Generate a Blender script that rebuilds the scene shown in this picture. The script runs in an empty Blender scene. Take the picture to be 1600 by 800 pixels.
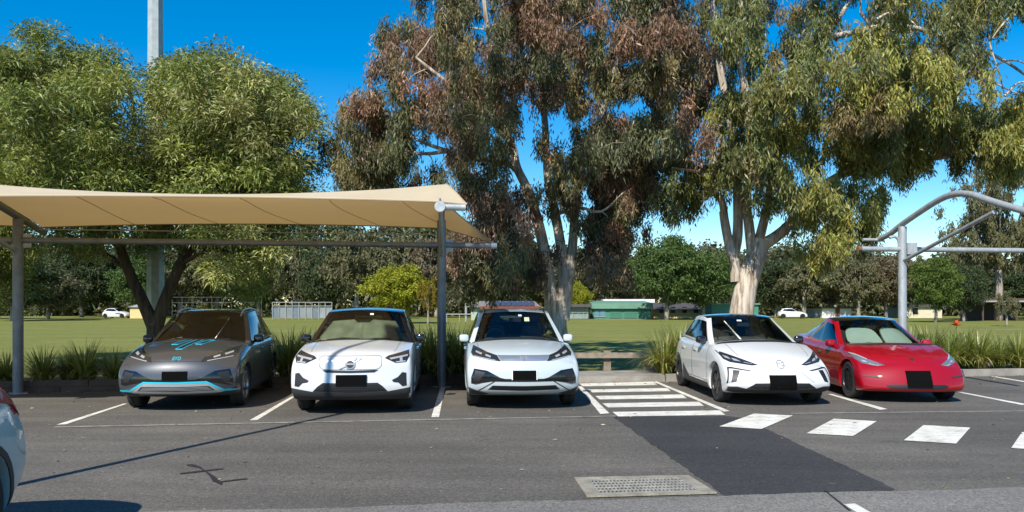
import bpy, bmesh, math, random
import numpy as np
from mathutils import Vector, Matrix
from mathutils.bvhtree import BVHTree

R = math.radians
rng = np.random.default_rng(7)
random.seed(7)
SC = bpy.context.scene
COL = SC.collection

# ------------------------------------------------------------------ camera, sky, sun, exposure
F_PX, H_CAM, HORIZON = 1190.0, 1.65, 480.0
cam_data = bpy.data.cameras.new('camera')
cam_data.sensor_width = 36.0
cam_data.lens = 36.0 * F_PX / 1600.0
cam_data.shift_y = (HORIZON - 400.0) / 1600.0
cam_data.clip_start = 0.1
cam_data.clip_end = 6000.0
cam = bpy.data.objects.new('camera', cam_data)
cam.location = (0, 0, H_CAM)
cam.rotation_euler = (R(90), 0, 0)
COL.objects.link(cam)
SC.camera = cam

SUN_EL = 43.0
SUN_TO = Vector((0.38, 0.925)).normalized()          # the way shadows run on the ground
world = bpy.data.worlds.new('World')
SC.world = world
world.use_nodes = True
wn, wl = world.node_tree.nodes, world.node_tree.links
bg = wn['Background']
sky = wn.new('ShaderNodeTexSky')
sky.sky_type = 'NISHITA'
sky.sun_disc = False
sky.sun_elevation = R(SUN_EL)
sky.sun_rotation = math.atan2(-SUN_TO.x, -SUN_TO.y) % (2 * math.pi)
sky.altitude = 30
sky.air_density = 1.0
sky.dust_density = 0.1
sky.ozone_density = 2.2
hs = wn.new('ShaderNodeHueSaturation')
hs.inputs['Saturation'].default_value = 1.58
hs.inputs['Value'].default_value = 1.0
wl.new(sky.outputs[0], hs.inputs['Color'])
wl.new(hs.outputs[0], bg.inputs['Color'])
bg.inputs['Strength'].default_value = 0.125

sun_data = bpy.data.lights.new('sun', 'SUN')
sun_data.energy = 5.0
sun_data.angle = R(0.53)
sun_data.color = (1.0, 0.94, 0.84)
sun = bpy.data.objects.new('sun', sun_data)
ce, se = math.cos(R(SUN_EL)), math.sin(R(SUN_EL))
sun.rotation_euler = Vector((SUN_TO.x * ce, SUN_TO.y * ce, -se)).to_track_quat('-Z', 'Y').to_euler()
sun.location = (-20, -40, 40)
COL.objects.link(sun)

SC.view_settings.view_transform = 'Standard'
SC.view_settings.look = 'None'
SC.view_settings.exposure = 0.42
SC.view_settings.gamma = 1.0
SC.render.engine = 'CYCLES'
SC.cycles.max_bounces = 7
SC.cycles.diffuse_bounces = 3
SC.cycles.glossy_bounces = 4
SC.cycles.transparent_max_bounces = 12
SC.cycles.transmission_bounces = 4
SC.cycles.caustics_reflective = False
SC.cycles.caustics_refractive = False


# ------------------------------------------------------------------ helpers
def at(px, py, d):
    """a photograph pixel at depth d -> point in the place"""
    return Vector(((px - 800.0) / F_PX * d, d, H_CAM - (py - HORIZON) / F_PX * d))


def gp(px, py, z=0.0):
    """a photograph pixel on the ground"""
    d = (H_CAM - z) * F_PX / (py - HORIZON)
    return Vector(((px - 800.0) / F_PX * d, d, z))


def tag(o, label=None, cat=None, group=None, kind=None):
    if label: o['label'] = label
    if cat: o['category'] = cat
    if group: o['group'] = group
    if kind: o['kind'] = kind
    return o


def empty(name, loc=(0, 0, 0), rz=0.0):
    o = bpy.data.objects.new(name, None)
    o.location = loc
    o.rotation_euler = (0, 0, rz)
    o.empty_display_size = 0.2
    COL.objects.link(o)
    return o


def link(name, me, mat=None, parent=None, smooth=None):
    o = bpy.data.objects.new(name, me)
    COL.objects.link(o)
    if mat is not None and len(me.materials) == 0:
        me.materials.append(mat)
    if parent is not None: o.parent = parent
    if smooth is not None:
        me.polygons.foreach_set('use_smooth', np.full(len(me.polygons), True))
        if smooth < 180: me.set_sharp_from_angle(angle=R(smooth))
    return o


def pyd(name, verts, faces):
    me = bpy.data.meshes.new(name)
    me.from_pydata([tuple(v) for v in verts], [], faces)
    me.update()
    return me


class MB:
    """collects simple solids into one mesh"""
    def __init__(s): s.v, s.f = [], []

    def add(s, vs, fs):
        n = len(s.v)
        s.v += [tuple(v) for v in vs]
        s.f += [[i + n for i in f] for f in fs]
        return s

    def box(s, x0, x1, y0, y1, z0, z1, m=None):
        vs = [Vector(p) for p in ((x0, y0, z0), (x1, y0, z0), (x1, y1, z0), (x0, y1, z0), (x0, y0, z1), (x1, y0, z1), (x1, y1, z1), (x0, y1, z1))]
        if m is not None: vs = [m @ v for v in vs]
        return s.add(vs, [(0, 3, 2, 1), (4, 5, 6, 7), (0, 1, 5, 4), (1, 2, 6, 5), (2, 3, 7, 6), (3, 0, 4, 7)])

    def prism(s, pts, z0, z1):
        n = len(pts)
        vs = [(p[0], p[1], z0) for p in pts] + [(p[0], p[1], z1) for p in pts]
        fs = [list(range(n))[::-1], list(range(n, 2 * n))] + [(i, (i + 1) % n, (i + 1) % n + n, i + n) for i in range(n)]
        return s.add(vs, fs)

    def tube(s, pts, rad, sides=8, cap=True):
        pts = [Vector(p) for p in pts]
        n = len(pts)
        rad = [rad] * n if not hasattr(rad, '__len__') else rad
        t0 = (pts[1] - pts[0]).normalized()
        a = t0.orthogonal().normalized()
        vs = []
        for i, p in enumerate(pts):
            t = (pts[min(i + 1, n - 1)] - pts[max(i - 1, 0)]).normalized()
            a = (a - t * a.dot(t))
            a = a.normalized() if a.length > 1e-6 else t.orthogonal().normalized()
            b = t.cross(a)
            for k in range(sides):
                an = 2 * math.pi * k / sides
                vs.append(p + (a * math.cos(an) + b * math.sin(an)) * rad[i])
        fs = []
        for i in range(n - 1):
            for k in range(sides):
                k2 = (k + 1) % sides
                fs.append((i * sides + k, i * sides + k2, (i + 1) * sides + k2, (i + 1) * sides + k))
        if cap:
            fs.append(list(range(sides))[::-1])
            fs.append([(n - 1) * sides + k for k in range(sides)])
        return s.add(vs, fs)

    def lathe(s, prof, axis='Z', n=16, o=(0, 0, 0)):
        vs, m = [], len(prof)
        o = Vector(o)
        for k in range(n):
            an = 2 * math.pi * k / n
            for r, h in prof:
                c, q = r * math.cos(an), r * math.sin(an)
                vs.append(o + Vector((c, q, h) if axis == 'Z' else (h, c, q)))
        fs = []
        for k in range(n):
            k2 = (k + 1) % n
            for i in range(m - 1):
                fs.append((k * m + i, k2 * m + i, k2 * m + i + 1, k * m + i + 1))
        return s.add(vs, fs)

    def build(s, name, mat, parent=None, smooth=None):
        return link(name, pyd(name, s.v, s.f), mat, parent, smooth)


def catmull(pts, n=5):
    pts = [Vector(p) for p in pts]
    P = [pts[0] * 2 - pts[1]] + pts + [pts[-1] * 2 - pts[-2]]
    out = []
    for i in range(1, len(P) - 2):
        for k in range(n):
            t = k / n
            a, b, c, d = P[i - 1], P[i], P[i + 1], P[i + 2]
            out.append(0.5 * ((2 * b) + (c - a) * t + (2 * a - 5 * b + 4 * c - d) * t * t + (3 * b - a - 3 * c + d) * t ** 3))
    out.append(pts[-1])
    return out


# ------------------------------------------------------------------ materials
MATS = {}


def nmat(name):
    m = bpy.data.materials.new(name)
    m.use_nodes = True
    MATS[name] = m
    nt = m.node_tree
    return m, nt.nodes, nt.links, nt.nodes['Principled BSDF']


def mat(name, col, rough=0.6, metal=0.0, coat=0.0, spec=0.5, var=0.0, vscale=3.0, bump=0.0, bscale=60.0, col2=None, emit=None):
    if name in MATS: return MATS[name]
    m, n, l, p = nmat(name)
    p.inputs['Base Color'].default_value = (*col, 1)
    p.inputs['Roughness'].default_value = rough
    p.inputs['Metallic'].default_value = metal
    p.inputs['Specular IOR Level'].default_value = spec
    p.inputs['Coat Weight'].default_value = coat
    p.inputs['Coat Roughness'].default_value = 0.04
    tc = n.new('ShaderNodeTexCoord')
    if var > 0 or col2:
        no = n.new('ShaderNodeTexNoise')
        no.inputs['Scale'].default_value = vscale
        no.inputs['Detail'].default_value = 6
        l.new(tc.outputs['Object'], no.inputs['Vector'])
        ra = n.new('ShaderNodeValToRGB')
        c2 = col2 or tuple(min(1, c * (1 + var)) for c in col)
        c1 = col if col2 else tuple(c * (1 - var) for c in col)
        ra.color_ramp.elements[0].position = 0.3
        ra.color_ramp.elements[1].position = 0.7
        ra.color_ramp.elements[0].color = (*c1, 1)
        ra.color_ramp.elements[1].color = (*c2, 1)
        l.new(no.outputs['Fac'], ra.inputs['Fac'])
        l.new(ra.outputs['Color'], p.inputs['Base Color'])
    if bump > 0:
        nb = n.new('ShaderNodeTexNoise')
        nb.inputs['Scale'].default_value = bscale
        nb.inputs['Detail'].default_value = 4
        l.new(tc.outputs['Object'], nb.inputs['Vector'])
        bu = n.new('ShaderNodeBump')
        bu.inputs['Strength'].default_value = bump
        bu.inputs['Distance'].default_value = 0.02
        l.new(nb.outputs['Fac'], bu.inputs['Height'])
        l.new(bu.outputs['Normal'], p.inputs['Normal'])
    if emit:
        p.inputs['Emission Color'].default_value = (*col, 1)
        p.inputs['Emission Strength'].default_value = emit
    return m


def ramp(n, stops):
    r = n.new('ShaderNodeValToRGB')
    el = r.color_ramp.elements
    el[0].position, el[0].color = stops[0][0], (*stops[0][1], 1)
    el[1].position, el[1].color = stops[-1][0], (*stops[-1][1], 1)
    for q, c in stops[1:-1]:
        e = el.new(q)
        e.color = (*c, 1)
    return r


def noise(n, l, vec, scale, detail=5, rough=0.55, mapping=None):
    if mapping:
        mp = n.new('ShaderNodeMapping')
        mp.inputs['Scale'].default_value = mapping
        l.new(vec, mp.inputs['Vector'])
        vec = mp.outputs[0]
    t = n.new('ShaderNodeTexNoise')
    t.inputs['Scale'].default_value = scale
    t.inputs['Detail'].default_value = detail
    t.inputs['Roughness'].default_value = rough
    l.new(vec, t.inputs['Vector'])
    return t


def mixc(n, l, blend, fac, a, b):
    m = n.new('ShaderNodeMix')
    m.data_type = 'RGBA'
    m.blend_type = blend
    for sock, v in ((m.inputs[0], fac), (m.inputs[6], a), (m.inputs[7], b)):
        if hasattr(v, 'links') or isinstance(v, bpy.types.NodeSocket): l.new(v, sock)
        elif isinstance(v, tuple): sock.default_value = (*v, 1)
        else: sock.default_value = v
    return m.outputs[2]


def asphalt_mat(name, dark, mid, light, speck, rough=0.85):
    m, n, l, p = nmat(name)
    tc = n.new('ShaderNodeTexCoord').outputs['Object']
    big = noise(n, l, tc, 0.35, 5, 0.6)
    r1 = ramp(n, [(0.32, dark), (0.55, mid), (0.75, light)])
    l.new(big.outputs['Fac'], r1.inputs['Fac'])
    band = noise(n, l, tc, 1.0, 4, 0.6, (0.25, 2.2, 1))
    r3 = ramp(n, [(0.3, (0.82, 0.82, 0.82)), (0.7, (1.12, 1.11, 1.1))])
    l.new(band.outputs['Fac'], r3.inputs['Fac'])
    fine = n.new('ShaderNodeTexVoronoi')
    fine.inputs['Scale'].default_value = 70
    l.new(tc, fine.inputs['Vector'])
    r2 = ramp(n, [(0.0, (0.55, 0.55, 0.55)), (0.5, (1.0, 1.0, 1.0)), (0.93, (1.25, 1.22, 1.15)), (1.0, speck)])
    l.new(fine.outputs['Color'], r2.inputs['Fac'])
    c = mixc(n, l, 'MULTIPLY', 1.0, r1.outputs['Color'], r2.outputs['Color'])
    c = mixc(n, l, 'MULTIPLY', 1.0, c, r3.outputs['Color'])
    mid_ = noise(n, l, tc, 22, 5, 0.85)
    r4 = ramp(n, [(0.25, (0.62, 0.62, 0.62)), (0.5, (1.0, 1.0, 1.0)), (0.75, (1.45, 1.43, 1.38))])
    l.new(mid_.outputs['Fac'], r4.inputs['Fac'])
    c = mixc(n, l, 'MULTIPLY', 1.0, c, r4.outputs['Color'])
    oil = noise(n, l, tc, 0.9, 6, 0.7)
    r5 = ramp(n, [(0.26, (0.55, 0.55, 0.56)), (0.36, (1.0, 1.0, 1.0)), (0.68, (1.0, 1.0, 1.0)), (0.80, (1.22, 1.2, 1.16))])
    l.new(oil.outputs['Fac'], r5.inputs['Fac'])
    c = mixc(n, l, 'MULTIPLY', 1.0, c, r5.outputs['Color'])
    l.new(c, p.inputs['Base Color'])
    p.inputs['Roughness'].default_value = rough
    p.inputs['Specular IOR Level'].default_value = 0.3
    b = n.new('ShaderNodeBump')
    b.inputs['Strength'].default_value = 0.5
    b.inputs['Distance'].default_value = 0.006
    l.new(fine.outputs['Distance'], b.inputs['Height'])
    l.new(b.outputs['Normal'], p.inputs['Normal'])
    return m


def paint_line_mat():
    m, n, l, p = nmat('road_paint')
    tc = n.new('ShaderNodeTexCoord').outputs['Object']
    a = noise(n, l, tc, 1.7, 6, 0.7)
    r1 = ramp(n, [(0.3, (0.60, 0.58, 0.50)), (0.6, (0.78, 0.77, 0.71))])
    l.new(a.outputs['Fac'], r1.inputs['Fac'])
    w = noise(n, l, tc, 14, 9, 0.82)
    r2 = ramp(n, [(0.33, (0.0, 0.0, 0.0)), (0.43, (1, 1, 1))])
    l.new(w.outputs['Fac'], r2.inputs['Fac'])
    g = noise(n, l, tc, 3.5, 5, 0.7)
    r3 = ramp(n, [(0.35, (0.72, 0.70, 0.64)), (0.6, (1, 1, 1))])
    l.new(g.outputs['Fac'], r3.inputs['Fac'])
    c = mixc(n, l, 'MULTIPLY', 1.0, r1.outputs['Color'], r3.outputs['Color'])
    c = mixc(n, l, 'MIX', r2.outputs['Color'], (0.13, 0.12, 0.105), c)
    l.new(c, p.inputs['Base Color'])
    p.inputs['Roughness'].default_value = 0.75
    return m


def grass_mat():
    m, n, l, p = nmat('mown_grass')
    tc = n.new('ShaderNodeTexCoord').outputs['Object']
    a = noise(n, l, tc, 0.22, 6, 0.65, (0.35, 1.6, 1))
    r1 = ramp(n, [(0.28, (0.145, 0.165, 0.040)), (0.5, (0.195, 0.205, 0.054)), (0.72, (0.270, 0.250, 0.082))])
    l.new(a.outputs['Fac'], r1.inputs['Fac'])
    b = noise(n, l, tc, 1.6, 7, 0.8, (0.7, 1.3, 1))
    r2 = ramp(n, [(0.25, (0.62, 0.68, 0.6)), (0.5, (1.0, 1.0, 1.0)), (0.78, (1.35, 1.28, 1.1))])
    l.new(b.outputs['Fac'], r2.inputs['Fac'])
    c = mixc(n, l, 'MULTIPLY', 1.0, r1.outputs['Color'], r2.outputs['Color'])
    d = noise(n, l, tc, 28, 5, 0.8)
    r3 = ramp(n, [(0.25, (0.5, 0.55, 0.5)), (0.75, (1.4, 1.35, 1.2))])
    l.new(d.outputs['Fac'], r3.inputs['Fac'])
    c = mixc(n, l, 'MULTIPLY', 1.0, c, r3.outputs['Color'])
    l.new(c, p.inputs['Base Color'])
    p.inputs['Roughness'].default_value = 0.9
    p.inputs['Specular IOR Level'].default_value = 0.15
    bu = n.new('ShaderNodeBump')
    bu.inputs['Strength'].default_value = 0.7
    bu.inputs['Distance'].default_value = 0.05
    l.new(d.outputs['Fac'], bu.inputs['Height'])
    l.new(bu.outputs['Normal'], p.inputs['Normal'])
    return m


def leaf_mat(name, transl=0.3, rough=0.45, spec=0.35):
    m, n, l, p = nmat(name)
    at_ = n.new('ShaderNodeAttribute')
    at_.attribute_name = 'leaf_colour'
    l.new(at_.outputs['Color'], p.inputs['Base Color'])
    p.inputs['Roughness'].default_value = rough
    p.inputs['Specular IOR Level'].default_value = spec
    tr = n.new('ShaderNodeBsdfTranslucent')
    c = mixc(n, l, 'MULTIPLY', 1.0, at_.outputs['Color'], (1.5, 1.5, 0.6))
    l.new(c, tr.inputs['Color'])
    mx = n.new('ShaderNodeMixShader')
    mx.inputs[0].default_value = transl
    l.new(p.outputs[0], mx.inputs[1])
    l.new(tr.outputs[0], mx.inputs[2])
    l.new(mx.outputs[0], n['Material Output'].inputs['Surface'])
    return m


def bark_mat(name, pale, mid, dark, streak=(5, 5, 0.6), scale=1.0):
    m, n, l, p = nmat(name)
    tc = n.new('ShaderNodeTexCoord').outputs['Object']
    a = noise(n, l, tc, 2.2 * scale, 6, 0.65, streak)
    r = ramp(n, [(0.30, dark), (0.44, mid), (0.56, pale), (0.8, tuple(min(1, c * 1.15) for c in pale))])
    l.new(a.outputs['Fac'], r.inputs['Fac'])
    l.new(r.outputs['Color'], p.inputs['Base Color'])
    p.inputs['Roughness'].default_value = 0.85
    p.inputs['Specular IOR Level'].default_value = 0.2
    bu = n.new('ShaderNodeBump')
    bu.inputs['Strength'].default_value = 0.6
    bu.inputs['Distance'].default_value = 0.03
    l.new(a.outputs['Fac'], bu.inputs['Height'])
    l.new(bu.outputs['Normal'], p.inputs['Normal'])
    return m


def glass_mat(name, tint, ior=1.5):
    m, n, l, p = nmat(name)
    n.remove(p)
    t = n.new('ShaderNodeBsdfTransparent')
    t.inputs['Color'].default_value = (*tint, 1)
    g = n.new('ShaderNodeBsdfGlossy')
    g.inputs['Roughness'].default_value = 0.015
    g.inputs['Color'].default_value = (0.95, 0.97, 1, 1)
    fr = n.new('ShaderNodeFresnel')
    fr.inputs['IOR'].default_value = ior
    mx = n.new('ShaderNodeMixShader')
    l.new(fr.outputs[0], mx.inputs[0])
    l.new(t.outputs[0], mx.inputs[1])
    l.new(g.outputs[0], mx.inputs[2])
    l.new(mx.outputs[0], n['Material Output'].inputs['Surface'])
    return m


def cloth_mat():
    m, n, l, p = nmat('shade_cloth')
    tc = n.new('ShaderNodeTexCoord').outputs['Object']
    a = noise(n, l, tc, 0.7, 4, 0.6)
    r = ramp(n, [(0.3, (0.66, 0.56, 0.39)), (0.7, (0.74, 0.64, 0.47))])
    l.new(a.outputs['Fac'], r.inputs['Fac'])
    l.new(r.outputs['Color'], p.inputs['Base Color'])
    p.inputs['Roughness'].default_value = 0.85
    p.inputs['Specular IOR Level'].default_value = 0.1
    tr = n.new('ShaderNodeBsdfTranslucent')
    tr.inputs['Color'].default_value = (0.62, 0.38, 0.13, 1)
    mx = n.new('ShaderNodeMixShader')
    mx.inputs[0].default_value = 0.33
    l.new(p.outputs[0], mx.inputs[1])
    l.new(tr.outputs[0], mx.inputs[2])
    l.new(mx.outputs[0], n['Material Output'].inputs['Surface'])
    return m


def galv_mat():
    m, n, l, p = nmat('galvanised_steel')
    tc = n.new('ShaderNodeTexCoord').outputs['Object']
    a = noise(n, l, tc, 9, 5, 0.7, (1, 1, 0.35))
    r = ramp(n, [(0.3, (0.30, 0.32, 0.33)), (0.7, (0.48, 0.51, 0.52))])
    l.new(a.outputs['Fac'], r.inputs['Fac'])
    l.new(r.outputs['Color'], p.inputs['Base Color'])
    p.inputs['Roughness'].default_value = 0.5
    p.inputs['Metallic'].default_value = 0.35
    return m


ASPHALT = asphalt_mat('old_asphalt', (0.092, 0.086, 0.076), (0.122, 0.113, 0.100), (0.158, 0.146, 0.127), (3.4, 3.2, 2.8))
FRESH = asphalt_mat('fresh_asphalt', (0.036, 0.036, 0.037), (0.046, 0.046, 0.047), (0.059, 0.059, 0.059), (1.6, 1.6, 1.6))
STRIP = asphalt_mat('smooth_asphalt', (0.158, 0.151, 0.140), (0.185, 0.177, 0.164), (0.215, 0.205, 0.19), (1.5, 1.5, 1.4))
PAINT = paint_line_mat()
FADED = mat('faded_paint', (0.24, 0.23, 0.20), 0.8, var=0.35, vscale=6)
GRASS = grass_mat()
GALV = galv_mat()
CLOTH = cloth_mat()
CONC = mat('kerb_concrete', (0.26, 0.24, 0.21), 0.85, var=0.28, vscale=2.5, bump=0.4, bscale=40)
TIMBER = mat('sleeper_timber', (0.10, 0.062, 0.042), 0.85, var=0.3, vscale=4, bump=0.5, bscale=30)
RAILWOOD = mat('weathered_timber', (0.24, 0.20, 0.15), 0.85, var=0.35, vscale=5, bump=0.5, bscale=30)
MULCH = mat('bark_mulch', (0.20, 0.10, 0.045), 0.95, var=0.6, vscale=30, bump=1.0, bscale=60)
GUM_BARK = bark_mat('gum_bark', (0.56, 0.50, 0.42), (0.36, 0.29, 0.22), (0.15, 0.095, 0.06))
WATTLE_BARK = bark_mat('wattle_bark', (0.10, 0.075, 0.055), (0.065, 0.047, 0.036), (0.035, 0.026, 0.02))
FAR_BARK = bark_mat('far_bark', (0.34, 0.30, 0.25), (0.22, 0.19, 0.15), (0.12, 0.10, 0.08))
LEAF = leaf_mat('leaf', 0.2)
BLADE = leaf_mat('strap_leaf', 0.3, 0.35, 0.6)
BLACK = mat('black_plastic', (0.012, 0.012, 0.013), 0.5)
GLOSSBLK = mat('gloss_black', (0.008, 0.008, 0.009), 0.12, coat=0.6)
RUBBER = mat('tyre_rubber', (0.022, 0.022, 0.022), 0.8)
# ================================================================== SETTING
def sheet(name, pts, z, material, parent=None):
    me = pyd(name, [(p[0], p[1], z) for p in pts], [list(range(len(pts)))])
    if me.polygons[0].normal.z < 0: me.flip_normals()
    return link(name, me, material, parent)


def kerb_y(x): return 16.3 + 0.17 * x


# --- ground: one sheet out to the horizon, the mown field
tag(sheet('ground', [(-2500, -2500), (2500, -2500), (2500, 2500), (-2500, 2500)], -0.012, GRASS), kind='structure')
car_park = tag(sheet('car_park', [(-45, -30), (45, -30), (45, kerb_y(45)), (-45, kerb_y(-45))], 0.0, ASPHALT), kind='structure')
rag = []
q_ = [gp(*p) for p in ((958, 651), (1133, 650), (1160, 653), (1400, 765.5), (1132, 775))]
for i in range(5):
    a_, b_ = q_[i], q_[(i + 1) % 5]
    m_ = max(2, int((b_ - a_).length / .09))
    for k in range(m_):
        v_ = a_.lerp(b_, k / m_)
        rag.append((v_.x + random.gauss(0, .009), v_.y + random.gauss(0, .012)))
tag(sheet('resurfaced_asphalt', rag, 0.004, FRESH), kind='structure')
l0, l1 = gp(370, 798), gp(1600, 762)
dl = (l1 - l0).normalized()
edge = []
for i in range(300):
    p = l0 + dl * (-15 + i * .1)
    edge.append((p.x, p.y + 0.02 * math.sin(i * .23) + random.gauss(0, .010)))
tag(sheet('aisle_asphalt', edge + [(30, -25), (-30, -25)], 0.008, STRIP), kind='structure')


def marking(pts, name='painted_line', z=0.0045, m=None):
    return sheet(name, [gp(*p) for p in pts], z, m or PAINT, car_park)


for q in (((88, 664), (103, 663.4), (199, 631), (193, 631)), ((390, 657), (402, 656.6), (461, 620), (455, 620)),
          ((674, 652), (686, 652), (695, 606), (688, 606)), ((938, 647), (952, 646), (909, 604), (903, 604)),
          ((1019, 596), (1026, 596), (1140, 642.5), (1131, 643.5)), ((1293, 616), (1300, 616), (1387, 639.5), (1375, 640.5)),
          ((1496, 613), (1503, 613), (1610, 633), (1596, 633)), ((1548, 588.5), (1554, 588.3), (1640, 602), (1632, 602.5))):
    marking(q)
for q in (((905, 599.5), (1023, 596.5), (1027, 602), (911, 604)), ((918, 609), (1043, 606.5), (1048, 611.5), (926, 613.5)),
          ((930, 619), (1066, 616.5), (1073, 622.5), (937, 624.5)), ((941, 630.5), (1092, 628), (1100, 634.5), (950, 637)),
          ((957, 644), (1125, 641.5), (1133, 648.5), (966, 651))):
    marking(q, 'crossing_bar')
for q in (((1124, 667), (1178, 647), (1239, 650), (1190, 671)), ((1260, 678), (1303, 655), (1370, 659), (1333, 682)),
          ((1412, 689), (1443, 665), (1516, 669), (1494, 694)), ((1580, 701), (1597, 676), (1672, 680), (1658, 706))):
    marking(q, 'crossing_block', 0.0085)
for q in (((84, 667.0), (962, 650.0), (962, 651.2), (84, 668.6)), ((1236, 645.8), (1640, 641.6), (1640, 642.8), (1236, 647))):
    marking(q, 'bay_edge_line', 0.0062, FADED)
q = [gp(1318, 790), gp(1336, 789), gp(1500, 882), gp(1470, 885)]
sheet('painted_line', q, 0.0125, PAINT, car_park)
JOINTMARK = mat('dark_joint_mark', (0.022, 0.021, 0.022), 0.55, var=0.3, vscale=20)
q = [gp(1287, 768), gp(1290, 768), gp(1330, 800), gp(1326, 800)]
sheet('pavement_joint', q, 0.0125, JOINTMARK, car_park)
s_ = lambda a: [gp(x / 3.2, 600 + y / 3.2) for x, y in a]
sheet('dark_mark', s_([(928, 404), (965, 402), (1000, 414), (1035, 440), (1075, 464), (1100, 484), (1114, 492), (1108, 508), (1085, 498), (1062, 488), (1048, 462), (1015, 432), (985, 418), (940, 411)]), 0.0042, JOINTMARK, car_park)  # dark flat shape and two thin dark lines laid on the asphalt
sheet('dark_mark', s_([(898, 447), (1010, 434), (1116, 423), (1117, 427), (1012, 441), (900, 453)]), 0.0054, JOINTMARK, car_park)
sheet('dark_mark', s_([(1108, 488), (1170, 479), (1236, 473), (1237, 478), (1168, 486), (1108, 494)]), 0.0054, JOINTMARK, car_park)

# --- drainage grate: concrete frame, dark pit, a bar at a time
grate = tag(empty('drain_grate', gp(1003, 762)), 'square-mesh steel drain grate in pale concrete surround set in asphalt', 'drain')
gi = Matrix.Translation(-gp(1003, 762))
A, B, C_, D = [gi @ gp(*p) for p in ((897, 749), (1075, 745.5), (1120, 773), (917, 779))]
DRAIN = mat('drain_concrete', (0.27, 0.245, 0.19), 0.9, var=0.3, vscale=6, bump=0.5)
DSTEEL = mat('drain_steel', (0.42, 0.40, 0.34), 0.6, metal=0.4, var=0.3, vscale=15)


def quad_at(u, v): return A.lerp(B, u).lerp(D.lerp(C_, u), v)


for (u0, u1, v0, v1) in ((0, 1, 0, .10), (0, 1, .90, 1), (0, .105, .10, .90), (.895, 1, .10, .90)):
    MB().prism([quad_at(u0, v0), quad_at(u1, v0), quad_at(u1, v1), quad_at(u0, v1)], 0.009, 0.022).build('concrete_surround', DRAIN, grate)
MB().prism([quad_at(.1, .095), quad_at(.9, .095), quad_at(.9, .905), quad_at(.1, .905)], 0.004, 0.010).build('pit', BLACK, grate)
NB = 26
for i in range(NB):
    u = .115 + .77 * i / (NB - 1)
    MB().prism([quad_at(u - .0055, .10), quad_at(u + .0055, .10), quad_at(u + .0055, .90), quad_at(u - .0055, .90)], 0.0105, 0.021).build('grate_bar', DSTEEL, grate)
for i in range(6):
    v = .15 + .70 * i / 5
    MB().prism([quad_at(.105, v - .016), quad_at(.895, v - .016), quad_at(.895, v + .016), quad_at(.105, v + .016)], 0.0112, 0.0188).build('cross_bar', DSTEEL, grate)

# --- kerb, edging, garden bed
bed = tag(sheet('garden_bed', [(x, kerb_y(x) + o) for x, o in ((-30, .1), (0.6, .1), (0.6, 2.3), (-30, 2.3))], 0.10, MULCH), kind='structure')
tag(sheet('planting_bed', [(x, kerb_y(x) + o) for x, o in ((3.35, .15), (40, .15), (40, 3.0), (3.35, 3.0))], 0.11, MULCH), kind='structure')


def slab(name, x0, x1, o0, o1, z0, z1, material, parent=None):
    return MB().prism([(x0, kerb_y(x0) + o0), (x1, kerb_y(x1) + o0), (x1, kerb_y(x1) + o1), (x0, kerb_y(x0) + o1)], z0, z1).build(name, material, parent)


kerb = tag(empty('kerb', (0, 0, 0)), kind='structure')
for i in range(9):
    slab('kerb_stone', 3.42 + i * 2.42, 3.42 + i * 2.42 + 2.405, 0, .17, -.05, .16, CONC, kerb)
tag(slab('concrete_apron', 0.72, 3.40, .03, 1.5, -.05, .135, CONC), kind='structure')
edging = tag(empty('timber_edging', (-12, kerb_y(-12), 0)), 'dark timber sleeper edging along the shaded garden bed behind the post', 'edging')
for i in range(6):
    for k in range(2):
        x0 = -13.6 + i * 2.41 + .5 * k
        o = slab('sleeper', x0, min(x0 + 2.395, 0.70), 0.0 + .006 * k, .12, -.02 + .125 * k, .10 + .125 * k, TIMBER, edging)
        o.location = (12, -kerb_y(-12), 0)

rail = tag(empty('timber_rail', (2.3, 18.3, 0)), 'low weathered timber rail on a squat post behind the crossing', 'rail')
rz = 0.0
MB().box(-1.75, 1.05, -.045, .045, .43, .56).build('top_rail', RAILWOOD, rail)
for px in (-1.5, 0.0, .95): MB().box(px - .085, px + .085, .047, .20, -.02, .60).build('post', RAILWOOD, rail)
rail.rotation_euler = (0, 0, R(3))

# --- shade structures
def arm_pts(P, f, prof):
    return [Vector((P[0] + f[0] * s, P[1] + f[1] * s, h)) for s, h in prof]


ROW = Vector((7.98, 1.16, 0)).normalized()
FWD = Vector((0.085, -0.996, 0)).normalized()
P1, P2 = Vector((-9.43, 14.54, 0)), Vector((-1.45, 15.7, 0))
P0 = P1 * 2 - P2
ARM = [(-.95, 3.26), (-.5, 3.36), (0, 3.47), (.8, 3.65), (1.35, 3.75), (1.8, 3.785), (2.3, 3.73), (3.0, 3.50), (3.72, 3.225)]
shade = tag(empty('shade_structure', P2), 'beige fabric shade sail on grey steel posts over the parked cars', 'shade sail')
inv2 = -P2
DARKSTEEL = mat('painted_steel', (0.19, 0.205, 0.215), 0.5, metal=0.3, var=0.2, vscale=6)


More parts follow.
